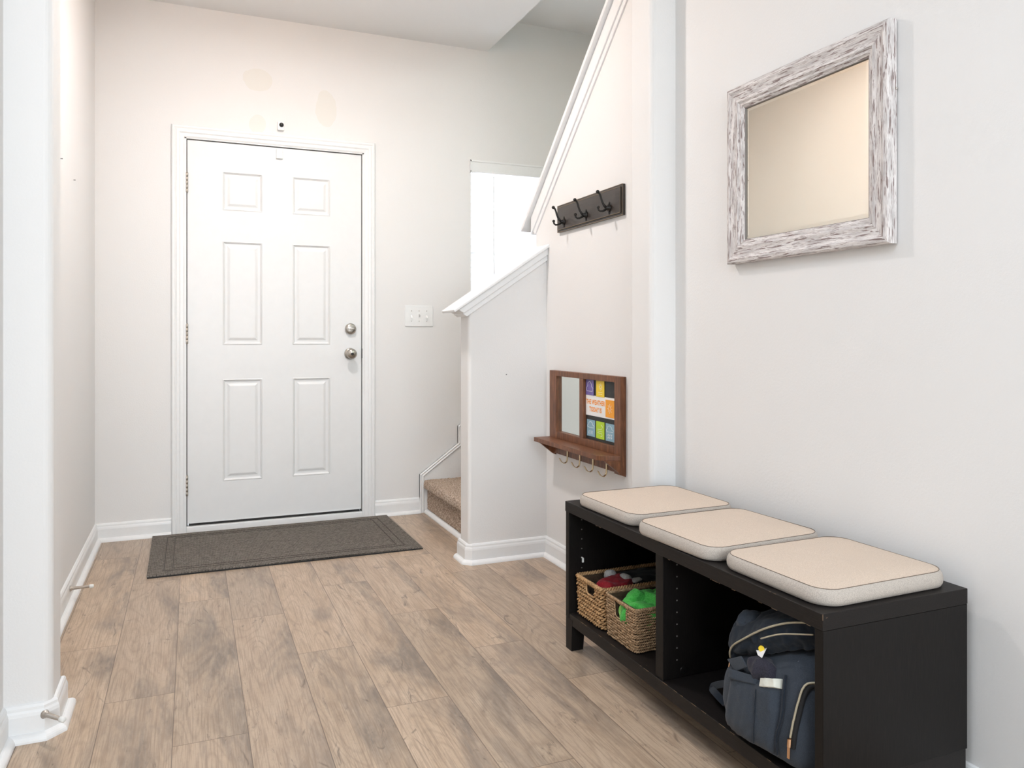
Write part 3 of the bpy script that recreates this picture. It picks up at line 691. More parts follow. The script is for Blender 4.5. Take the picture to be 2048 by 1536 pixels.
for y in (3.066, 2.948, 2.830, 2.716):
    c_ = [(1.5435, y, 0.536), (1.5430, y, 0.510), (1.5420, y, 0.490), (1.538, y, 0.480), (1.530, y, 0.4755), (1.521, y, 0.477), (1.513, y, 0.483), (1.508, y, 0.491), (1.503, y, 0.500)]
    MB().tube(c_, 0.0062, 4, flat=(1.25, 0.28, (-1, 0, 0))).build('hook', M['brass_antique'], ws, bevel=0.0006)
# weather cards: flat cards standing on the board
def card(name, y0, y1, z0, z1, mat, lines, label, x=1.5484):
    y0 += 0.012; y1 += 0.012
    r = MB().box(x-0.0012, x, y0, y1, z0, z1).build(name, M[mat], None, label=label, cat='card', group='weather cards on the black board')
    yc, zc_ = (y0+y1)/2, (z0+z1)/2; m = MB()
    for ln in lines:
        m.tube([(x-0.0014, yc-a*0.030, zc_+c*0.030) for a, c in ln], 0.0008, 4)
    m.build('drawing', M['ink_white'], r); return r
cloud = [[(-0.8, -0.55), (-0.95, -0.1), (-0.6, 0.15), (-0.55, 0.6), (0, 0.85), (0.45, 0.5), (0.55, 0.1), (0.95, -0.1), (0.8, -0.55), (-0.8, -0.55)]]
cup = [[(a, c*0.6+0.4) for a, c in cloud[0]]]
circ = lambda r, cx=0, cz=0, n=14: [(cx+r*math.cos(2*PI*i/n), cz+r*math.sin(2*PI*i/n)) for i in range(n+1)]
sun = lambda r=0.35, cx=0, cz=0: [circ(r, cx, cz)]+[[(cx+math.cos(a)*r*1.4, cz+math.sin(a)*r*1.4), (cx+math.cos(a)*r*2.1, cz+math.sin(a)*r*2.1)] for a in [PI/4*i for i in range(8)]]
rain = cup+[[(-0.5+0.35*k, -0.35), (-0.65+0.35*k, -0.85)] for k in range(4)]
wind = [[(-0.7, 0.1), (0.4, 0.15), (0.7, 0.5), (0.3, 0.75)], [(-0.6, -0.15), (0.6, -0.15)], [(-0.7, -0.4), (0.4, -0.4), (0.6, -0.7), (0.2, -0.85)]]
snow = cup+[[(cx-0.15, cz), (cx+0.15, cz)] for cx in (-0.45, 0, 0.45) for cz in (-0.35, -0.7)]+[[(cx, cz-0.15), (cx, cz+0.15)] for cx in (-0.45, 0, 0.45) for cz in (-0.35, -0.7)]+[[(cx-0.12, cz-0.12), (cx+0.12, cz+0.12)] for cx in (-0.45, 0, 0.45) for cz in (-0.35, -0.7)]
card('weather_card', 2.818, 2.886, 0.792, 0.858, 'card_purple', cloud, 'purple card with a white cloud drawing, top left of the board', 1.5475)
card('weather_card', 2.729, 2.797, 0.790, 0.858, 'card_yellow', sun(0.22, 0.15, 0.25)+[[(-0.5, -0.5), (0.6, -0.5)], [(-0.4, -0.75), (0.5, -0.75)]], 'yellow card with a thin white drawing above the weather sign', 1.5475)
card('weather_card', 2.809, 2.878, 0.620, 0.689, 'card_blue', rain, 'blue card with a rain cloud, bottom left of the board')
card('weather_card', 2.730, 2.799, 0.618, 0.689, 'card_green', wind, 'lime green card with wind lines, bottom middle of the board')
card('weather_card', 2.650, 2.719, 0.618, 0.688, 'card_blue', snow, 'blue card with snowflakes under a cloud, bottom right of the board')
sg = MB().box(1.5478, 1.549, 2.6405, 2.9005, 0.707, 0.792).build('weather_sign', M['paper_white'], None, label='white sign reading THE WEATHER TODAY IS in orange on the black board', cat='sign')
def text(body, y, z, size, mat, parent, sx=0.8, x=1.5474):
    cu = bpy.data.curves.new('lettering', 'FONT'); cu.body = body; cu.size = size; cu.align_x = 'CENTER'; cu.align_y = 'CENTER'; cu.extrude = 0.0002; cu.offset = size*0.028; cu.space_character = 1.05
    to = bpy.data.objects.new('tmp', cu); COL.objects.link(to)
    dg = bpy.context.evaluated_depsgraph_get(); me = bpy.data.meshes.new_from_object(to.evaluated_get(dg)); bpy.data.objects.remove(to)
    for v in me.vertices: a, c, e = v.co; v.co = (-e, -a*sx, c)
    me.materials.clear(); me.materials.append(M[mat]); me.name = 'lettering'
    o = bpy.data.objects.new('lettering', me); COL.objects.link(o); o.parent = parent
    o.location = Vector((x, y, z))-WORLD[parent.name]; return o
text('THE WEATHER', 2.817, 0.7635, 0.0275, 'ink_orange', sg, 0.82)
text('TODAY IS', 2.817, 0.7330, 0.0275, 'ink_orange', sg, 0.82)
card('weather_card', 2.650, 2.719, 0.713, 0.783, 'card_orange', sun(0.3), 'orange card with a white sun, at the right end of the weather sign', 1.5476)

# ------------------------------------------------------------------ wall mirror over the bench
wm = empty('wall_mirror', (1.585, 1.69, 1.267), 'square mirror in a whitewashed distressed wood frame on the right wall', 'mirror')
my0, my1, mz0, mz1 = 1.380, 1.996, 1.268, 1.818
# heights are measured out from the wall
fprof = [(0, 0.0), (0, 0.024), (0.004, 0.028), (0.014, 0.030), (0.024, 0.026), (0.040, 0.024), (0.050, 0.026), (0.056, 0.021), (0.062, 0.021), (0.067, 0.016), (0.072, 0.013), (0.072, 0.0)]
MB().sweep([(my0, mz0), (my1, mz0), (my1, mz1), (my0, mz1)], fprof, lambda y, z, h: (XR-0.004-h, y, z), side=1, closed=True).build('frame', M['whitewash'], wm)
i_ = 0.070
MB().sweep([(my0+i_, mz0+i_), (my1-i_, mz0+i_), (my1-i_, mz1-i_), (my0+i_, mz1-i_)], [(0.0, 0.006), (0.0, 0.0135), (0.0025, 0.0135), (0.0025, 0.006)], lambda y, z, h: (XR-0.004-h, y, z), side=1, closed=True).build('inner_lip', M['frame_dark_lip'], wm)
a0, a1, c0, c1 = my0+0.068, my1-0.068, mz0+0.068, mz1-0.068; e_ = 0.016
gx, gx2 = XR-0.004-0.0085, XR-0.004-0.0098
MB().add([(gx, a0, c0), (gx, a1, c0), (gx, a1, c1), (gx, a0, c1), (gx2, a0+e_, c0+e_), (gx2, a1-e_, c0+e_), (gx2, a1-e_, c1-e_), (gx2, a0+e_, c1-e_), (XR-0.005, a0, c0), (XR-0.005, a1, c0), (XR-0.005, a1, c1), (XR-0.005, a0, c1)],
         [(0, 1, 5, 4), (1, 2, 6, 5), (2, 3, 7, 6), (3, 0, 4, 7), (4, 5, 6, 7), (8, 9, 1, 0), (9, 10, 2, 1), (10, 11, 3, 2), (11, 8, 0, 3), (8, 11, 10, 9)]).build('glass', M['mirror_glass'], wm)
MB().box(XR-0.006, XR, my0+0.03, my1-0.03, mz0+0.03, mz1-0.03).build('backing', M['dark_gap'], wm)
MB().lathe([(0, 0.003), (0.006, 0.003), (0.007, 0.001)], (XR-0.006, my0+0.003, 1.648), (0, -1, 0), 10).build('hanging_screw', M['nickel'], wm)

# ------------------------------------------------------------------ storage bench
bn = empty('storage_bench', (1.37, 1.745, 0), 'dark brown open storage bench with two bays against the right wall', 'bench')
bx0, bx1, by0, by1, bh = 1.155, 1.568, 1.172, 2.312, 0.489
MB().box(bx0, bx1, by0, by1, bh-0.034, bh).build('top', M['foil_long'], bn, bevel=0.0015)
MB().box(bx0+0.002, bx1, by0+0.001, by0+0.024, 0.138, bh-0.0345).build('side_panel', M['foil_vertical'], bn, bevel=0.0012)
MB().box(bx0+0.002, bx1, by1-0.024, by1-0.001, 0.104, bh-0.0345).build('side_panel', M['foil_vertical'], bn, bevel=0.0012)
dv = MB().box(bx0+0.006, bx1-0.006, 1.741, 1.777, 0.121, bh-0.0345).build('divider', M['foil_vertical'], bn, bevel=0.0012)
MB().box(bx1-0.010, bx1-0.003, by0+0.024, by1-0.024, 0.121, bh-0.0345).build('back_panel', M['foil_vertical'], bn)
MB().box(bx0+0.003, bx1, by0+0.025, by1-0.025, 0.084, 0.120).build('bottom_shelf', M['foil_long'], bn, bevel=0.0015)
def leg(x0, x1, y0, y1, z1, dy):
    m = MB(); t = 0.006
    m.add([(x0, y0+(t if dy < 0 else 0), 0), (x1-t, y0+(t if dy < 0 else 0), 0), (x1-t, y1-(t if dy > 0 else 0), 0), (x0, y1-(t if dy > 0 else 0), 0), (x0, y0, z1), (x1, y0, z1), (x1, y1, z1), (x0, y1, z1)],
          [(0, 3, 2, 1), (4, 5, 6, 7), (0, 1, 5, 4), (1, 2, 6, 5), (2, 3, 7, 6), (3, 0, 4, 7)])
    return m.build('leg', M['foil_vertical'], bn, bevel=0.001)
leg(bx0+0.002, bx0+0.052, by1-0.048, by1-0.002, 0.1035, -1)
leg(bx1-0.052, bx1-0.003, by1-0.048, by1-0.002, 0.1035, -1)
# near base frame with its legs
MB().box(bx0+0.003, bx1-0.002, by0+0.003, by0+0.026, 0.085, 0.1375).build('base_rail', M['foil_long'], bn, bevel=0.001)
leg(bx0+0.003, bx0+0.052, by0+0.003, by0+0.048, 0.085, 1)
leg(bx1-0.052, bx1-0.003, by0+0.003, by0+0.048, 0.085, 1)
# shelf-pin holes and pins
for k in range(9):
    MB().lathe([(0, 0.0022), (0.0006, 0.0022)], (1.205, 1.741, 0.17+0.032*k), (0, -1, 0), 10).build('pin_hole', M['pin_metal'], bn)
    if k != 4: MB().lathe([(0, 0.0022), (0.0006, 0.0022)], (1.205, by1-0.024, 0.17+0.032*k), (0, -1, 0), 10).build('pin_hole', M['pin_metal'], bn)
MB().lathe([(0, 0.0025), (0.008, 0.0025)], (1.205, by1-0.024, 0.300), (0, -1, 0), 10).box(1.202, 1.208, by1-0.034, by1-0.031, 0.286, 0.300).build('shelf_pin', M['rubber_white'], bn)
MB().lathe([(0, 0.0095), (0.0006, 0.0095), (0.0012, 0.0085)], (1.225, 1.741, 0.140), (0, -1, 0), 20).build('cam_bolt', M['black_iron'], bn)
# worn chips along the edges
random.seed(9)
def chip(p, q, r=0.0007): MB().tube([p, q], r, 4).build('edge_chip', M['chipped_edge'], bn)
for k in range(16):
    y = random.choice([random.uniform(1.18, 1.55), random.uniform(1.2, 2.2)]); L = random.uniform(0.003, 0.014); z = bh-0.0345 if random.random() < 0.7 else bh-0.001
    chip((bx0+0.0005, y, z), (bx0+0.0005, y+L, z), 0.0006)
for k in range(18):
    y = random.uniform(1.24, 2.2); L = random.uniform(0.004, 0.03)
    chip((bx0+0.0035, y, 0.1195), (bx0+0.0035, y+L, 0.1195), 0.0006)
chip((bx0+0.0005, by0+0.0005, bh-0.012), (bx0+0.0005, by0+0.0005, bh), 0.0008)

# cushions
def cushion(cx, cy, sx, sy, rot, seed, label):
    r = empty('seat_cushion', (cx, cy, bh), label, 'cushion', 'beige seat cushions on the bench')
    cr_, sr_ = math.cos(rot), math.sin(rot); n = 120; h = 0.037; rc = 0.055
    def outline(off, t):
        # rounded rectangle parameterised evenly
        a, c = sx/2-off, sy/2-off; rr = max(rc-off, 0.008); pts = []
        segs = [((a-rr, c-rr), 0), ((-a+rr, c-rr), 90), ((-a+rr, -c+rr), 180), ((a-rr, -c+rr), 270)]
        per = []
        for (qx, qy), a0_ in segs:
            for i in range(10):
                th = math.radians(a0_+90*i/9); per.append((qx+rr*math.cos(th), qy+rr*math.sin(th)))
        return per
    prof = [(0.013, 0.0), (0.004, 0.003), (0.0005, 0.010), (0.0, 0.018), (0.0012, 0.026), (0.004, 0.032), (0.0085, 0.0360)]
    def P3(x, y, z):
        z += 0.0012*noise.noise(Vector((x*9+seed, y*9, seed*2.0)))*(z/h)
        o = 0.0015*noise.noise(Vector((x*8, y*8+seed, z*30)))
        return (cx+(x+o)*cr_-(y+o)*sr_, cy+(x+o)*sr_+(y+o)*cr_, bh+z)
    side = MB(); rings = [[P3(x, y, z) for x, y in outline(o, 0)] for o, z in prof]; N = len(rings[0])
    vs = [p for rg in rings for p in rg]; fs = [(i*N+k, i*N+(k+1) % N, (i+1)*N+(k+1) % N, (i+1)*N+k) for i in range(len(rings)-1) for k in range(N)]
    fs.append(tuple(range(N-1, -1, -1))); side.add(vs, fs); side.build('side_band', M['linen_side_shaded'], r, smooth=True)
    top = MB(); K = 12; rings = []
    base_o = outline(0.0085, 0)
    for i in range(K+1):
        f_ = 1-i/K*0.985; dome = 0.0085*(1-(f_**5)); rings.append([P3(x*f_, y*f_, 0.0357+dome+0.0009*fb((x*f_, y*f_, seed), 14, seed)) for x, y in base_o])
    vs = [p for rg in rings for p in rg]; fs = [(i*N+k, i*N+(k+1) % N, (i+1)*N+(k+1) % N, (i+1)*N+k) for i in range(K) for k in range(N)]
    fs.append(tuple(range(K*N, K*N+N))); top.add(vs, fs); top.build('top_panel', M['linen'], r, smooth=True)
    MB().tube([P3(x, y, 0.0363) for x, y in outline(0.0083, 0)], 0.0008, 5, closed=True).build('seam', M['seam_thread'], r, smooth=True)
    return r
cushion(1.352, 2.080, 0.380, 0.358, math.radians(1.0), 1, 'beige linen seat cushion farthest from the camera, above the baskets')
cushion(1.342, 1.709, 0.384, 0.342, math.radians(3), 2, 'beige linen seat cushion in the middle of the three on the bench')
cushion(1.359, 1.355, 0.380, 0.336, math.radians(1.0), 3, 'beige linen seat cushion nearest the camera, at the right end of the bench')

# ------------------------------------------------------------------ baskets
def basket(x0, x1, y0, y1, z0, z1, sp, rad, pitch, mat, label, hole, seed):
    r = empty('wicker_basket', ((x0+x1)/2, (y0+y1)/2, z0), label, 'basket')
    random.seed(seed)
    def ring(z, off=0.0):
        t = (z-z0)/(z1-z0); fl = 0.004*(1-t)+off
        a0_, a1_, c0_, c1_ = x0+fl, x1-fl, y0+fl, y1-fl; rr = 0.014; step_ = rad*1.25; out = []
        def line(p, q, nr):
            L = math.dist(p, q); k = max(2, int(L/step_))
            for i in range(k): out.append(((p[0]+(q[0]-p[0])*i/k, p[1]+(q[1]-p[1])*i/k), nr))
        def ar(cx, cy, s0):
            k = 8
            for i in range(k):
                th = math.radians(s0+90*i/k); out.append(((cx+rr*math.cos(th), cy+rr*math.sin(th)), (math.cos(th), math.sin(th))))
        line((a0_+rr, c0_), (a1_-rr, c0_), (0, -1)); ar(a1_-rr, c0_+rr, -90)
        line((a1_, c0_+rr), (a1_, c1_-rr), (1, 0)); ar(a1_-rr, c1_-rr, 0)
        line((a1_-rr, c1_), (a0_+rr, c1_), (0, 1)); ar(a0_+rr, c1_-rr, 90)
        line((a0_, c1_-rr), (a0_, c0_+rr), (-1, 0)); ar(a0_+rr, c0_+rr, 180)
        return out
    hy0, hy1, hz0, hz1 = hole
    body = MB(); rows = int(round((z1-z0-rad*2)/sp))
    for k in range(rows):
        z = z0+rad*1.6+k*sp; rg = ring(z); s_ = 0; ph0 = random.uniform(0, 6)
        for st_ in (0, 1):
            seg = []; s_ = 0; prev = None
            for (p, nr) in rg+[rg[0]]:
                if prev is not None: s_ += math.dist(p, prev)
                prev = p
                inh = p[0] < x0+0.02 and hy0 < p[1] < hy1 and hz0 < z < hz1
                th = 2*PI*s_/pitch+PI*st_+ph0; a_ = rad*0.85*(1+0.15*noise.noise(Vector((s_*60, z*200, st_))))
                wob = 0.0012*math.sin(PI*s_/0.021+PI*(k % 2))+0.0008*noise.noise(Vector((s_*25, k, 0)))
                q = (p[0]+nr[0]*(a_*math.cos(th)+wob), p[1]+nr[1]*(a_*math.cos(th)+wob), z+a_*math.sin(th)+0.0012*noise.noise(Vector((s_*12, k*3.1, 5))))
                if inh:
                    if len(seg) > 2: body.tube(seg, rad*0.72, 5)
                    seg = []
                else: seg.append(q)
            if len(seg) > 2: body.tube(seg, rad*0.72, 5)
    body.build('woven_body', M[mat], r, smooth=True)
    rim = MB(); rg = ring(z1-rad*0.4)
    for st_ in range(3):
        s_ = 0; prev = None; seg = []
        for (p, nr) in rg:
            if prev is not None: s_ += math.dist(p, prev)
            prev = p; th = 2*PI*s_/(pitch*1.15)+2*PI*st_/3; a_ = rad*1.05
            seg.append((p[0]+nr[0]*a_*math.cos(th), p[1]+nr[1]*a_*math.cos(th), z1-rad*0.6+a_*math.sin(th)))
        rim.tube(seg, rad*0.8, 5, closed=True)
    rim.build('rim', M[mat], r, smooth=True)
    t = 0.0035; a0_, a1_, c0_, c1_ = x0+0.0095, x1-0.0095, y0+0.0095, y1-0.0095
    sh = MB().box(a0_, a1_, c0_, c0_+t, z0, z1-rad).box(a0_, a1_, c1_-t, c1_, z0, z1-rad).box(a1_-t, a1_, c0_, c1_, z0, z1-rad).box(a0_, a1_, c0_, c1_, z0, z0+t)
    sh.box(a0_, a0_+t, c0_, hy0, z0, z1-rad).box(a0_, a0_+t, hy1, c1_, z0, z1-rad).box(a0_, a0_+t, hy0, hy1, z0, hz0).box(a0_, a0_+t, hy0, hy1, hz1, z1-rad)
    sh.build('gap_shade_shell', M['basket_gap_shade'], r)  # added shell behind the weave, its dark colour is the shade in the gaps
    # stitched frame of the hand hole
    MB().tube([(x0+0.002, hy0, hz1), (x0+0.002, hy0+0.002, hz0+0.006), (x0+0.002, hy0+0.012, hz0), (x0+0.002, hy1-0.012, hz0), (x0+0.002, hy1-0.002, hz0+0.006), (x0+0.002, hy1, hz1)], rad*0.8, 6).build('handle_hole', M[mat], r, smooth=True)
    return r
SZ = 0.1215
basket(1.180, 1.545, 2.105, 2.278, SZ, 0.250, 0.0135, 0.0046, 0.026, 'seagrass', 'coarse braided seagrass basket at the far end of the bench shelf', (2.150, 2.212, 0.208, 0.240), 1)
basket(1.180, 1.545, 1.914, 2.086, SZ, 0.249, 0.0078, 0.0026, 0.0150, 'seagrass_fine', 'finely woven seagrass basket next to the bench divider', (1.962, 2.030, 0.195, 0.236), 2)

# things in the baskets
def lump(name, c, half, e, seed, amp, sc_, mat, label, cat, rot=0.0, parent=None, group=None):
    def disp(p):
        return amp*(ridge(p, sc_*0.8, seed)*0.9+fb(p, sc_*1.6, seed+3, 2)*0.35)
    vs, fs = superell(c, half, e, 84, 56, disp, rot)
    return MB().add(vs, fs).build(name, M[mat], parent, smooth=True, label=label, cat=cat, group=group)
rg_ = lump('knit_garment', (1.262, 2.165, 0.228), (0.070, 0.046, 0.026), 2.4, 3, 0.014, 26, 'red_cloth', 'dark red knitted garment with white trim in the coarse basket', 'clothing', 0.5)
lump('white_trim', (1.300, 2.165, 0.252), (0.013, 0.024, 0.014), 2.2, 4, 0.004, 40, 'white_knit', None, None, 0.3, rg_)
lump('white_trim', (1.268, 2.208, 0.256), (0.018, 0.017, 0.016), 2.2, 6, 0.003, 40, 'white_knit', None, None, 0.3, rg_)
lump('white_trim', (1.232, 2.160, 0.244), (0.010, 0.030, 0.010), 2.4, 7, 0.003, 40, 'white_knit', None, None, -0.3, rg_)
bk_ = lump('folded_clothes', (1.390, 2.19, 0.215), (0.120, 0.075, 0.034), 3, 8, 0.010, 20, 'black_knit', 'black folded clothes with a white outlined patch in the coarse basket', 'clothing')
lump('white_patch', (1.330, 2.146, 0.250), (0.020, 0.014, 0.006), 3, 9, 0.002, 40, 'white_knit', None, None, 0.2, bk_)
gr_ = lump('green_cloth', (1.280, 1.985, 0.214), (0.084, 0.056, 0.036), 2.2, 12, 0.026, 22, 'green_cloth', 'bright green crumpled cloth in the finely woven basket', 'cloth', 0.1)
lump('fold', (1.325, 1.975, 0.250), (0.040, 0.026, 0.018), 2.0, 15, 0.012, 30, 'green_cloth', None, None, 0.8, gr_)
lump('fold', (1.246, 2.010, 0.244), (0.028, 0.022, 0.022), 2.0, 17, 0.010, 30, 'green_cloth', None, None, 0.3, gr_)
lump('lime_fold', (1.203, 1.994, 0.205), (0.014, 0.034, 0.027), 2.2, 19, 0.007, 40, 'lime_cloth', None, None, 0.0, gr_)
lump('navy_cloth', (1.430, 1.995, 0.222), (0.080, 0.070, 0.040), 2.6, 21, 0.010, 18, 'navy_cloth', 'dark navy cloth behind the green cloth in the finely woven basket', 'cloth')
MB().lathe([(0, 0.025), (0.004, 0.029), (0.012, 0.029), (0.016, 0.025)], (1.222, 1.790, SZ+0.0290), (0, 1, 0), 28).build('wooden_disc', M['tan_wood'], None, smooth=True, label='tan wooden disc standing between the finely woven basket and the bench divider', cat='toy')

# ------------------------------------------------------------------ backpack in the near bay
bp = empty('backpack', (1.28, 1.355, SZ), 'navy canvas backpack with gold zippers, slumped open in the near bay of the bench', 'backpack')
bc = Vector((1.300, 1.357, 0.234))
def bwarp(p):
    t = (p.z+0.112)/0.224
    p.z -= 0.36*p.y*max(t, 0.0)**1.5
    p = Vector((p.x-0.018*math.sin(PI*min(max(t, 0), 1))+0.035*t-0.012, p.y+0.006*math.sin(t*3), p.z))
    return p
def bdisp(p): return 0.004*fb(p, 8, 2)+0.002*ridge(p, 13, 5)
vs, fs = superell(bc, (0.142, 0.148, 0.113), 4.4, 140, 100, bdisp, 0.0, bwarp)
MB().add(vs, fs).build('body', M['navy_canvas'], bp, smooth=True)
bvh = BVHTree.FromPolygons([tuple(v) for v in vs], fs)
def onbag(px, py, lift=0.002, tree=None):
    u = (px-1024)/FPX; v = (HOR-py)/FPX; s_, c_ = math.sin(YAW), math.cos(YAW)
    d = Vector((s_+u*c_, c_-u*s_, v)).normalized()
    hit = (tree or bvh).ray_cast(EYE, d)
    if hit[0] is None:
        near = min(((tree or bvh).find_nearest(EYE+d*(1.3+0.01*k)) for k in range(90)), key=lambda q: q[3]); return near[0]+near[1]*lift*0.4
    nr = hit[1] if hit[1].dot(d) < 0 else -hit[1]
    return hit[0]+nr*lift
def zz(x, y): return (1400+x/4.571, 1200+y/4.571)
def curve(pts, lift, n=10):
    P_ = [zz(*p) for p in pts]; out = []
    for i in range(len(P_)-1):
        p0 = P_[max(i-1, 0)]; p1 = P_[i]; p2 = P_[i+1]; p3 = P_[min(i+2, len(P_)-1)]
        for k in range(n):
            t = k/n
            q = [0.5*((2*p1[a])+(-p0[a]+p2[a])*t+(2*p0[a]-5*p1[a]+4*p2[a]-p3[a])*t*t+(-p0[a]+3*p1[a]-3*p2[a]+p3[a])*t**3) for a in (0, 1)]
            out.append(onbag(q[0], q[1], lift))
    out.append(onbag(*P_[-1], lift)); return out
# raised front pocket on the left part of the face
def patch(outline, lift, mat, name, parent, nu=26, nv=26, puff=0.010):
    # outline: four corner pixels (tl, tr, br, bl) in zoom coordinates
    tl, tr, br_, bl_ = [Vector(zz(*p)) for p in outline]; top = []; bot = []
    for j in range(nv+1):
        for i in range(nu+1):
            u, v = i/nu, j/nv; p = tl.lerp(tr, u).lerp(bl_.lerp(br_, u), v)
            e = min(1, min(u, 1-u, v, 1-v)*7); e = math.sin(e*PI/2)
            q = onbag(p.x, p.y, lift*e+puff*e*(0.5+0.5*math.sin(PI*u))+0.003*fb((p.x*0.05, p.y*0.03, 1), 1, 4)*e-0.001*(1-e))
            top.append(q); bot.append(onbag(p.x, p.y, -0.004))
    N = (nu+1)*(nv+1); m = MB(); fs_ = []
    for j in range(nv):
        for i in range(nu):
            a = j*(nu+1)+i; fs_.append((a, a+1, a+nu+2, a+nu+1)); fs_.append((a+N, a+nu+1+N, a+nu+2+N, a+1+N))
    for i in range(nu): fs_.append((i, i+N, i+1+N, i+1)); k = nv*(nu+1)+i; fs_.append((k, k+1, k+1+N, k+N))
    for j in range(nv): a = j*(nu+1); fs_.append((a, a+nu+1, a+nu+1+N, a+N)); k = a+nu; fs_.append((k, k+N, k+nu+1+N, k+nu+1))
    return m.add(top+bot, fs_).build(name, M[mat], parent, smooth=True)
pk = patch([(290, 650), (755, 752), (705, 1440), (205, 1130)], 0.004, 'navy_canvas', 'front_pocket', bp, 40, 40, 0.014)
patch([(300, 640), (600, 715), (590, 800), (300, 735)], 0.021, 'navy_canvas', 'pocket_hem', bp, 30, 12, 0.001)
patch([(600, 722), (758, 722), (752, 815), (588, 812)], 0.0200, 'label_leather', 'leather_label', bp, 24, 24, 0.0)
MB().tube(curve([(800, 690), (785, 850), (765, 1050), (715, 1250), (722, 1400)], 0.005), 0.0030, 8).build('piping', M['navy_dark'], bp, smooth=True)
MB().tube(curve([(575, 830), (560, 1000), (550, 1200), (548, 1270)], 0.0185), 0.0013, 6).build('pocket_seam', M['navy_dark'], bp, smooth=True)
# zipped outer pocket on the right
MB().tube(curve([(1075, 775), (1000, 800), (945, 890), (905, 1050), (870, 1200), (850, 1350)], 0.001), 0.0062, 8).build('zip_opening', M['black_lining'], bp, smooth=True)
zp = MB().tube(curve([(1075, 752), (985, 765), (935, 830), (900, 950), (865, 1100), (838, 1250)], 0.006), 0.0024, 6).build('zipper', M['zip_tape'], bp, smooth=True)
c0_ = onbag(*zz(838, 1255), 0.010); c1_ = onbag(*zz(832, 1320), 0.011); c2_ = onbag(*zz(832, 1420), 0.011)
MB().tube([c0_, c1_], 0.0045, 8).tube([c1_, c2_], 0.0042, 4, flat=(1.0, 0.4, (1, 0.4, 0))).build('zipper_pull', M['gold'], zp)
# collapsed top flap
def smooth3(P_, n=8):
    P_ = [Vector(p) for p in P_]; out = []
    for i in range(len(P_)-1):
        p0, p1, p2, p3 = P_[max(i-1, 0)], P_[i], P_[i+1], P_[min(i+2, len(P_)-1)]
        for k in range(n):
            t = k/n; out.append(0.5*((2*p1)+(-p0+p2)*t+(2*p0-5*p1+4*p2-p3)*t*t+(-p0+3*p1-3*p2+p3)*t**3))
    out.append(P_[-1]); return out
def loft(curves, name, mat, parent, amp=0.004, fr=30, seed=1, th=0.003, n=60, across=8):
    def res(c):
        c = smooth3(c, 10); L = [0]
        for a, d in zip(c, c[1:]): L.append(L[-1]+(d-a).length)
        out = []; k = 0
        for i in range(n+1):
            t = L[-1]*i/n
            while k < len(L)-2 and L[k+1] < t: k += 1
            out.append(c[k].lerp(c[k+1], (t-L[k])/max(1e-9, L[k+1]-L[k])))
        return out
    cs_ = [res(c) for c in curves]; rows = [smooth3([c[i] for c in cs_], across) for i in range(n+1)]; m_ = len(rows[0]); V = []
    for i in range(n+1):
        for k in range(m_):
            p = rows[i][k]; a = rows[min(i+1, n)][k]-rows[max(i-1, 0)][k]; c = rows[i][min(k+1, m_-1)]-rows[i][max(k-1, 0)]
            nr = a.cross(c); nr = nr.normalized() if nr.length > 1e-12 else Vector((0, 0, 1))
            e = min(1.0, k/3.0)
            V.append((p+nr*amp*e*(0.7*ridge(p, fr, seed)+0.5*fb(p, fr*2, seed)), nr))
    N = (n+1)*m_; vs_ = [p for p, q in V]+[p+q*th for p, q in V]; fs_ = []
    for i in range(n):
        for k in range(m_-1):
            a = i*m_+k; fs_.append((a, a+1, a+m_+1, a+m_)); fs_.append((a+N, a+m_+N, a+m_+1+N, a+1+N))
        for a, d in ((i*m_, (i+1)*m_), (i*m_+m_-1, (i+1)*m_+m_-1)): fs_.append((a, d, d+N, a+N))
    for k in range(m_-1):
        for o in (0, n*m_): fs_.append((o+k, o+k+1, o+k+1+N, o+k+N))
    return MB().add(vs_, fs_).build(name, M[mat], parent, smooth=True)
lipz = [(1.176, 1.480, 0.282), (1.170, 1.473, 0.300), (1.166, 1.457, 0.320), (1.163, 1.421, 0.347), (1.166, 1.354, 0.394), (1.180, 1.290, 0.428), (1.20, 1.225, 0.446)]
low_ = [(1.205, 1.470, 0.272), (1.196, 1.462, 0.284), (1.188, 1.445, 0.292), (1.186, 1.400, 0.312), (1.186, 1.345, 0.338), (1.192, 1.290, 0.366), (1.205, 1.225, 0.390)]
mid_ = [tuple((a+c)/2 for a, c in zip(p, q)) for p, q in zip(lipz, low_)]; mid_ = [(x-0.010, y, z) for x, y, z in mid_]
loft([lipz, mid_, low_], 'opening_lining', 'navy_dark', bp, 0.007, 34, 4)
up1 = [(1.185, 1.487, 0.315), (1.182, 1.482, 0.335), (1.185, 1.462, 0.352), (1.190, 1.425, 0.375), (1.200, 1.360, 0.410), (1.215, 1.292, 0.436), (1.23, 1.225, 0.450)]
up2 = [(1.235, 1.492, 0.350), (1.238, 1.486, 0.368), (1.242, 1.460, 0.382), (1.250, 1.420, 0.395), (1.265, 1.360, 0.416), (1.275, 1.292, 0.438), (1.28, 1.225, 0.448)]
up3 = [(1.360, 1.492, 0.300), (1.365, 1.480, 0.320), (1.37, 1.455, 0.335), (1.38, 1.415, 0.345), (1.39, 1.360, 0.360), (1.39, 1.292, 0.380), (1.39, 1.225, 0.390)]
loft([lipz, up1, up2, up3], 'top_flap', 'navy_dark', bp, 0.008, 20, 9)
vs3, fs3 = superell((1.222, 1.452, 0.350), (0.036, 0.034, 0.044), 2.5, 70, 50, lambda p: 0.006*ridge(p, 26, 41)+0.003*fb(p, 60, 3), 0.35)
MB().add(vs3, fs3).build('flap_corner', M['navy_canvas'], bp, smooth=True)
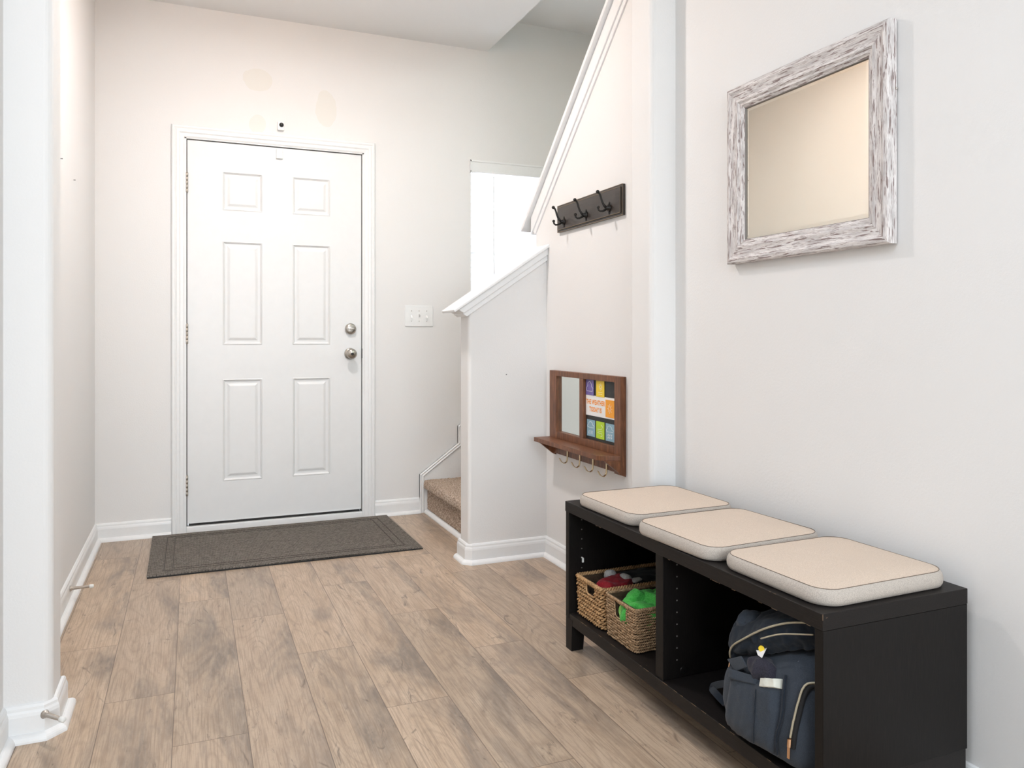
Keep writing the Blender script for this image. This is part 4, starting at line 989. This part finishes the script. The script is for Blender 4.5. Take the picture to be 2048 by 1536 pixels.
def W(px, py, X):
    u = (px-1024)/FPX; v = (HOR-py)/FPX; s_, c_ = math.sin(YAW), math.cos(YAW); d = Vector((s_+u*c_, c_-u*s_, v)); return EYE+d*(X/d.x)
lz = smooth3(lipz)
z2 = MB().tube([p+Vector((-0.002, 0, 0.001)) for p in lz], 0.0024, 6).build('zipper', M['zip_tape'], bp, smooth=True)
z3 = MB().tube(smooth3([(1.155, 1.352, 0.376), (1.166, 1.300, 0.403), (1.182, 1.225, 0.426)]), 0.0018, 6).build('zipper', M['zip_tape'], bp, smooth=True)
MB().tube([(1.172, 1.477, 0.280), (1.169, 1.478, 0.262)], 0.0022, 6).build('zipper_pull', M['gold'], z2)
# folded tab, straps
def slab(name, pts, th, mat, parent):
    pts = [Vector(p) for p in pts]; nr = (pts[1]-pts[0]).cross(pts[3]-pts[0]).normalized()*th
    if nr.x > 0: nr = -nr
    return MB().add(pts+[p+nr for p in pts], [(0, 1, 2, 3), (7, 6, 5, 4), (0, 4, 5, 1), (1, 5, 6, 2), (2, 6, 7, 3), (3, 7, 4, 0)]).build(name, M[mat], parent, bevel=0.0015)
slab('pull_tab', [W(*zz(258, 540), 1.166), W(*zz(385, 512), 1.152), W(*zz(440, 612), 1.146), W(*zz(335, 655), 1.156)], 0.004, 'navy_canvas', bp)
st1 = smooth3([W(*zz(300, 760), 1.200), W(*zz(190, 770), 1.215), W(*zz(110, 800), 1.225), W(*zz(150, 860), 1.20), W(*zz(235, 950), 1.20)])
MB().tube(st1, 0.012, 4, flat=(1.0, 0.25, (-1, 0, 0))).build('strap', M['navy_dark'], bp, bevel=0.001)
# things in the bag
lump('bundled_cloth', onbag(*zz(590, 650), 0.004), (0.018, 0.034, 0.022), 2.2, 51, 0.010, 30, 'charcoal_cloth', 'charcoal cloth stuffed in the top of the navy backpack', 'cloth')
tg = slab('paper_tag', [onbag(*zz(575, 525), 0.026), onbag(*zz(690, 505), 0.026), onbag(*zz(664, 600), 0.030), onbag(*zz(622, 580), 0.030)], 0.0008, 'paper_white', None)
tag(tg, 'small white paper tag with a yellow corner sticking out of the backpack', 'tag')
MB().lathe([(0, 0.0065), (0.0006, 0.0065)], onbag(*zz(652, 540), 0.0315), (-1, -0.8, 0.3), 20).build('yellow_mark', M['card_yellow'], tg)
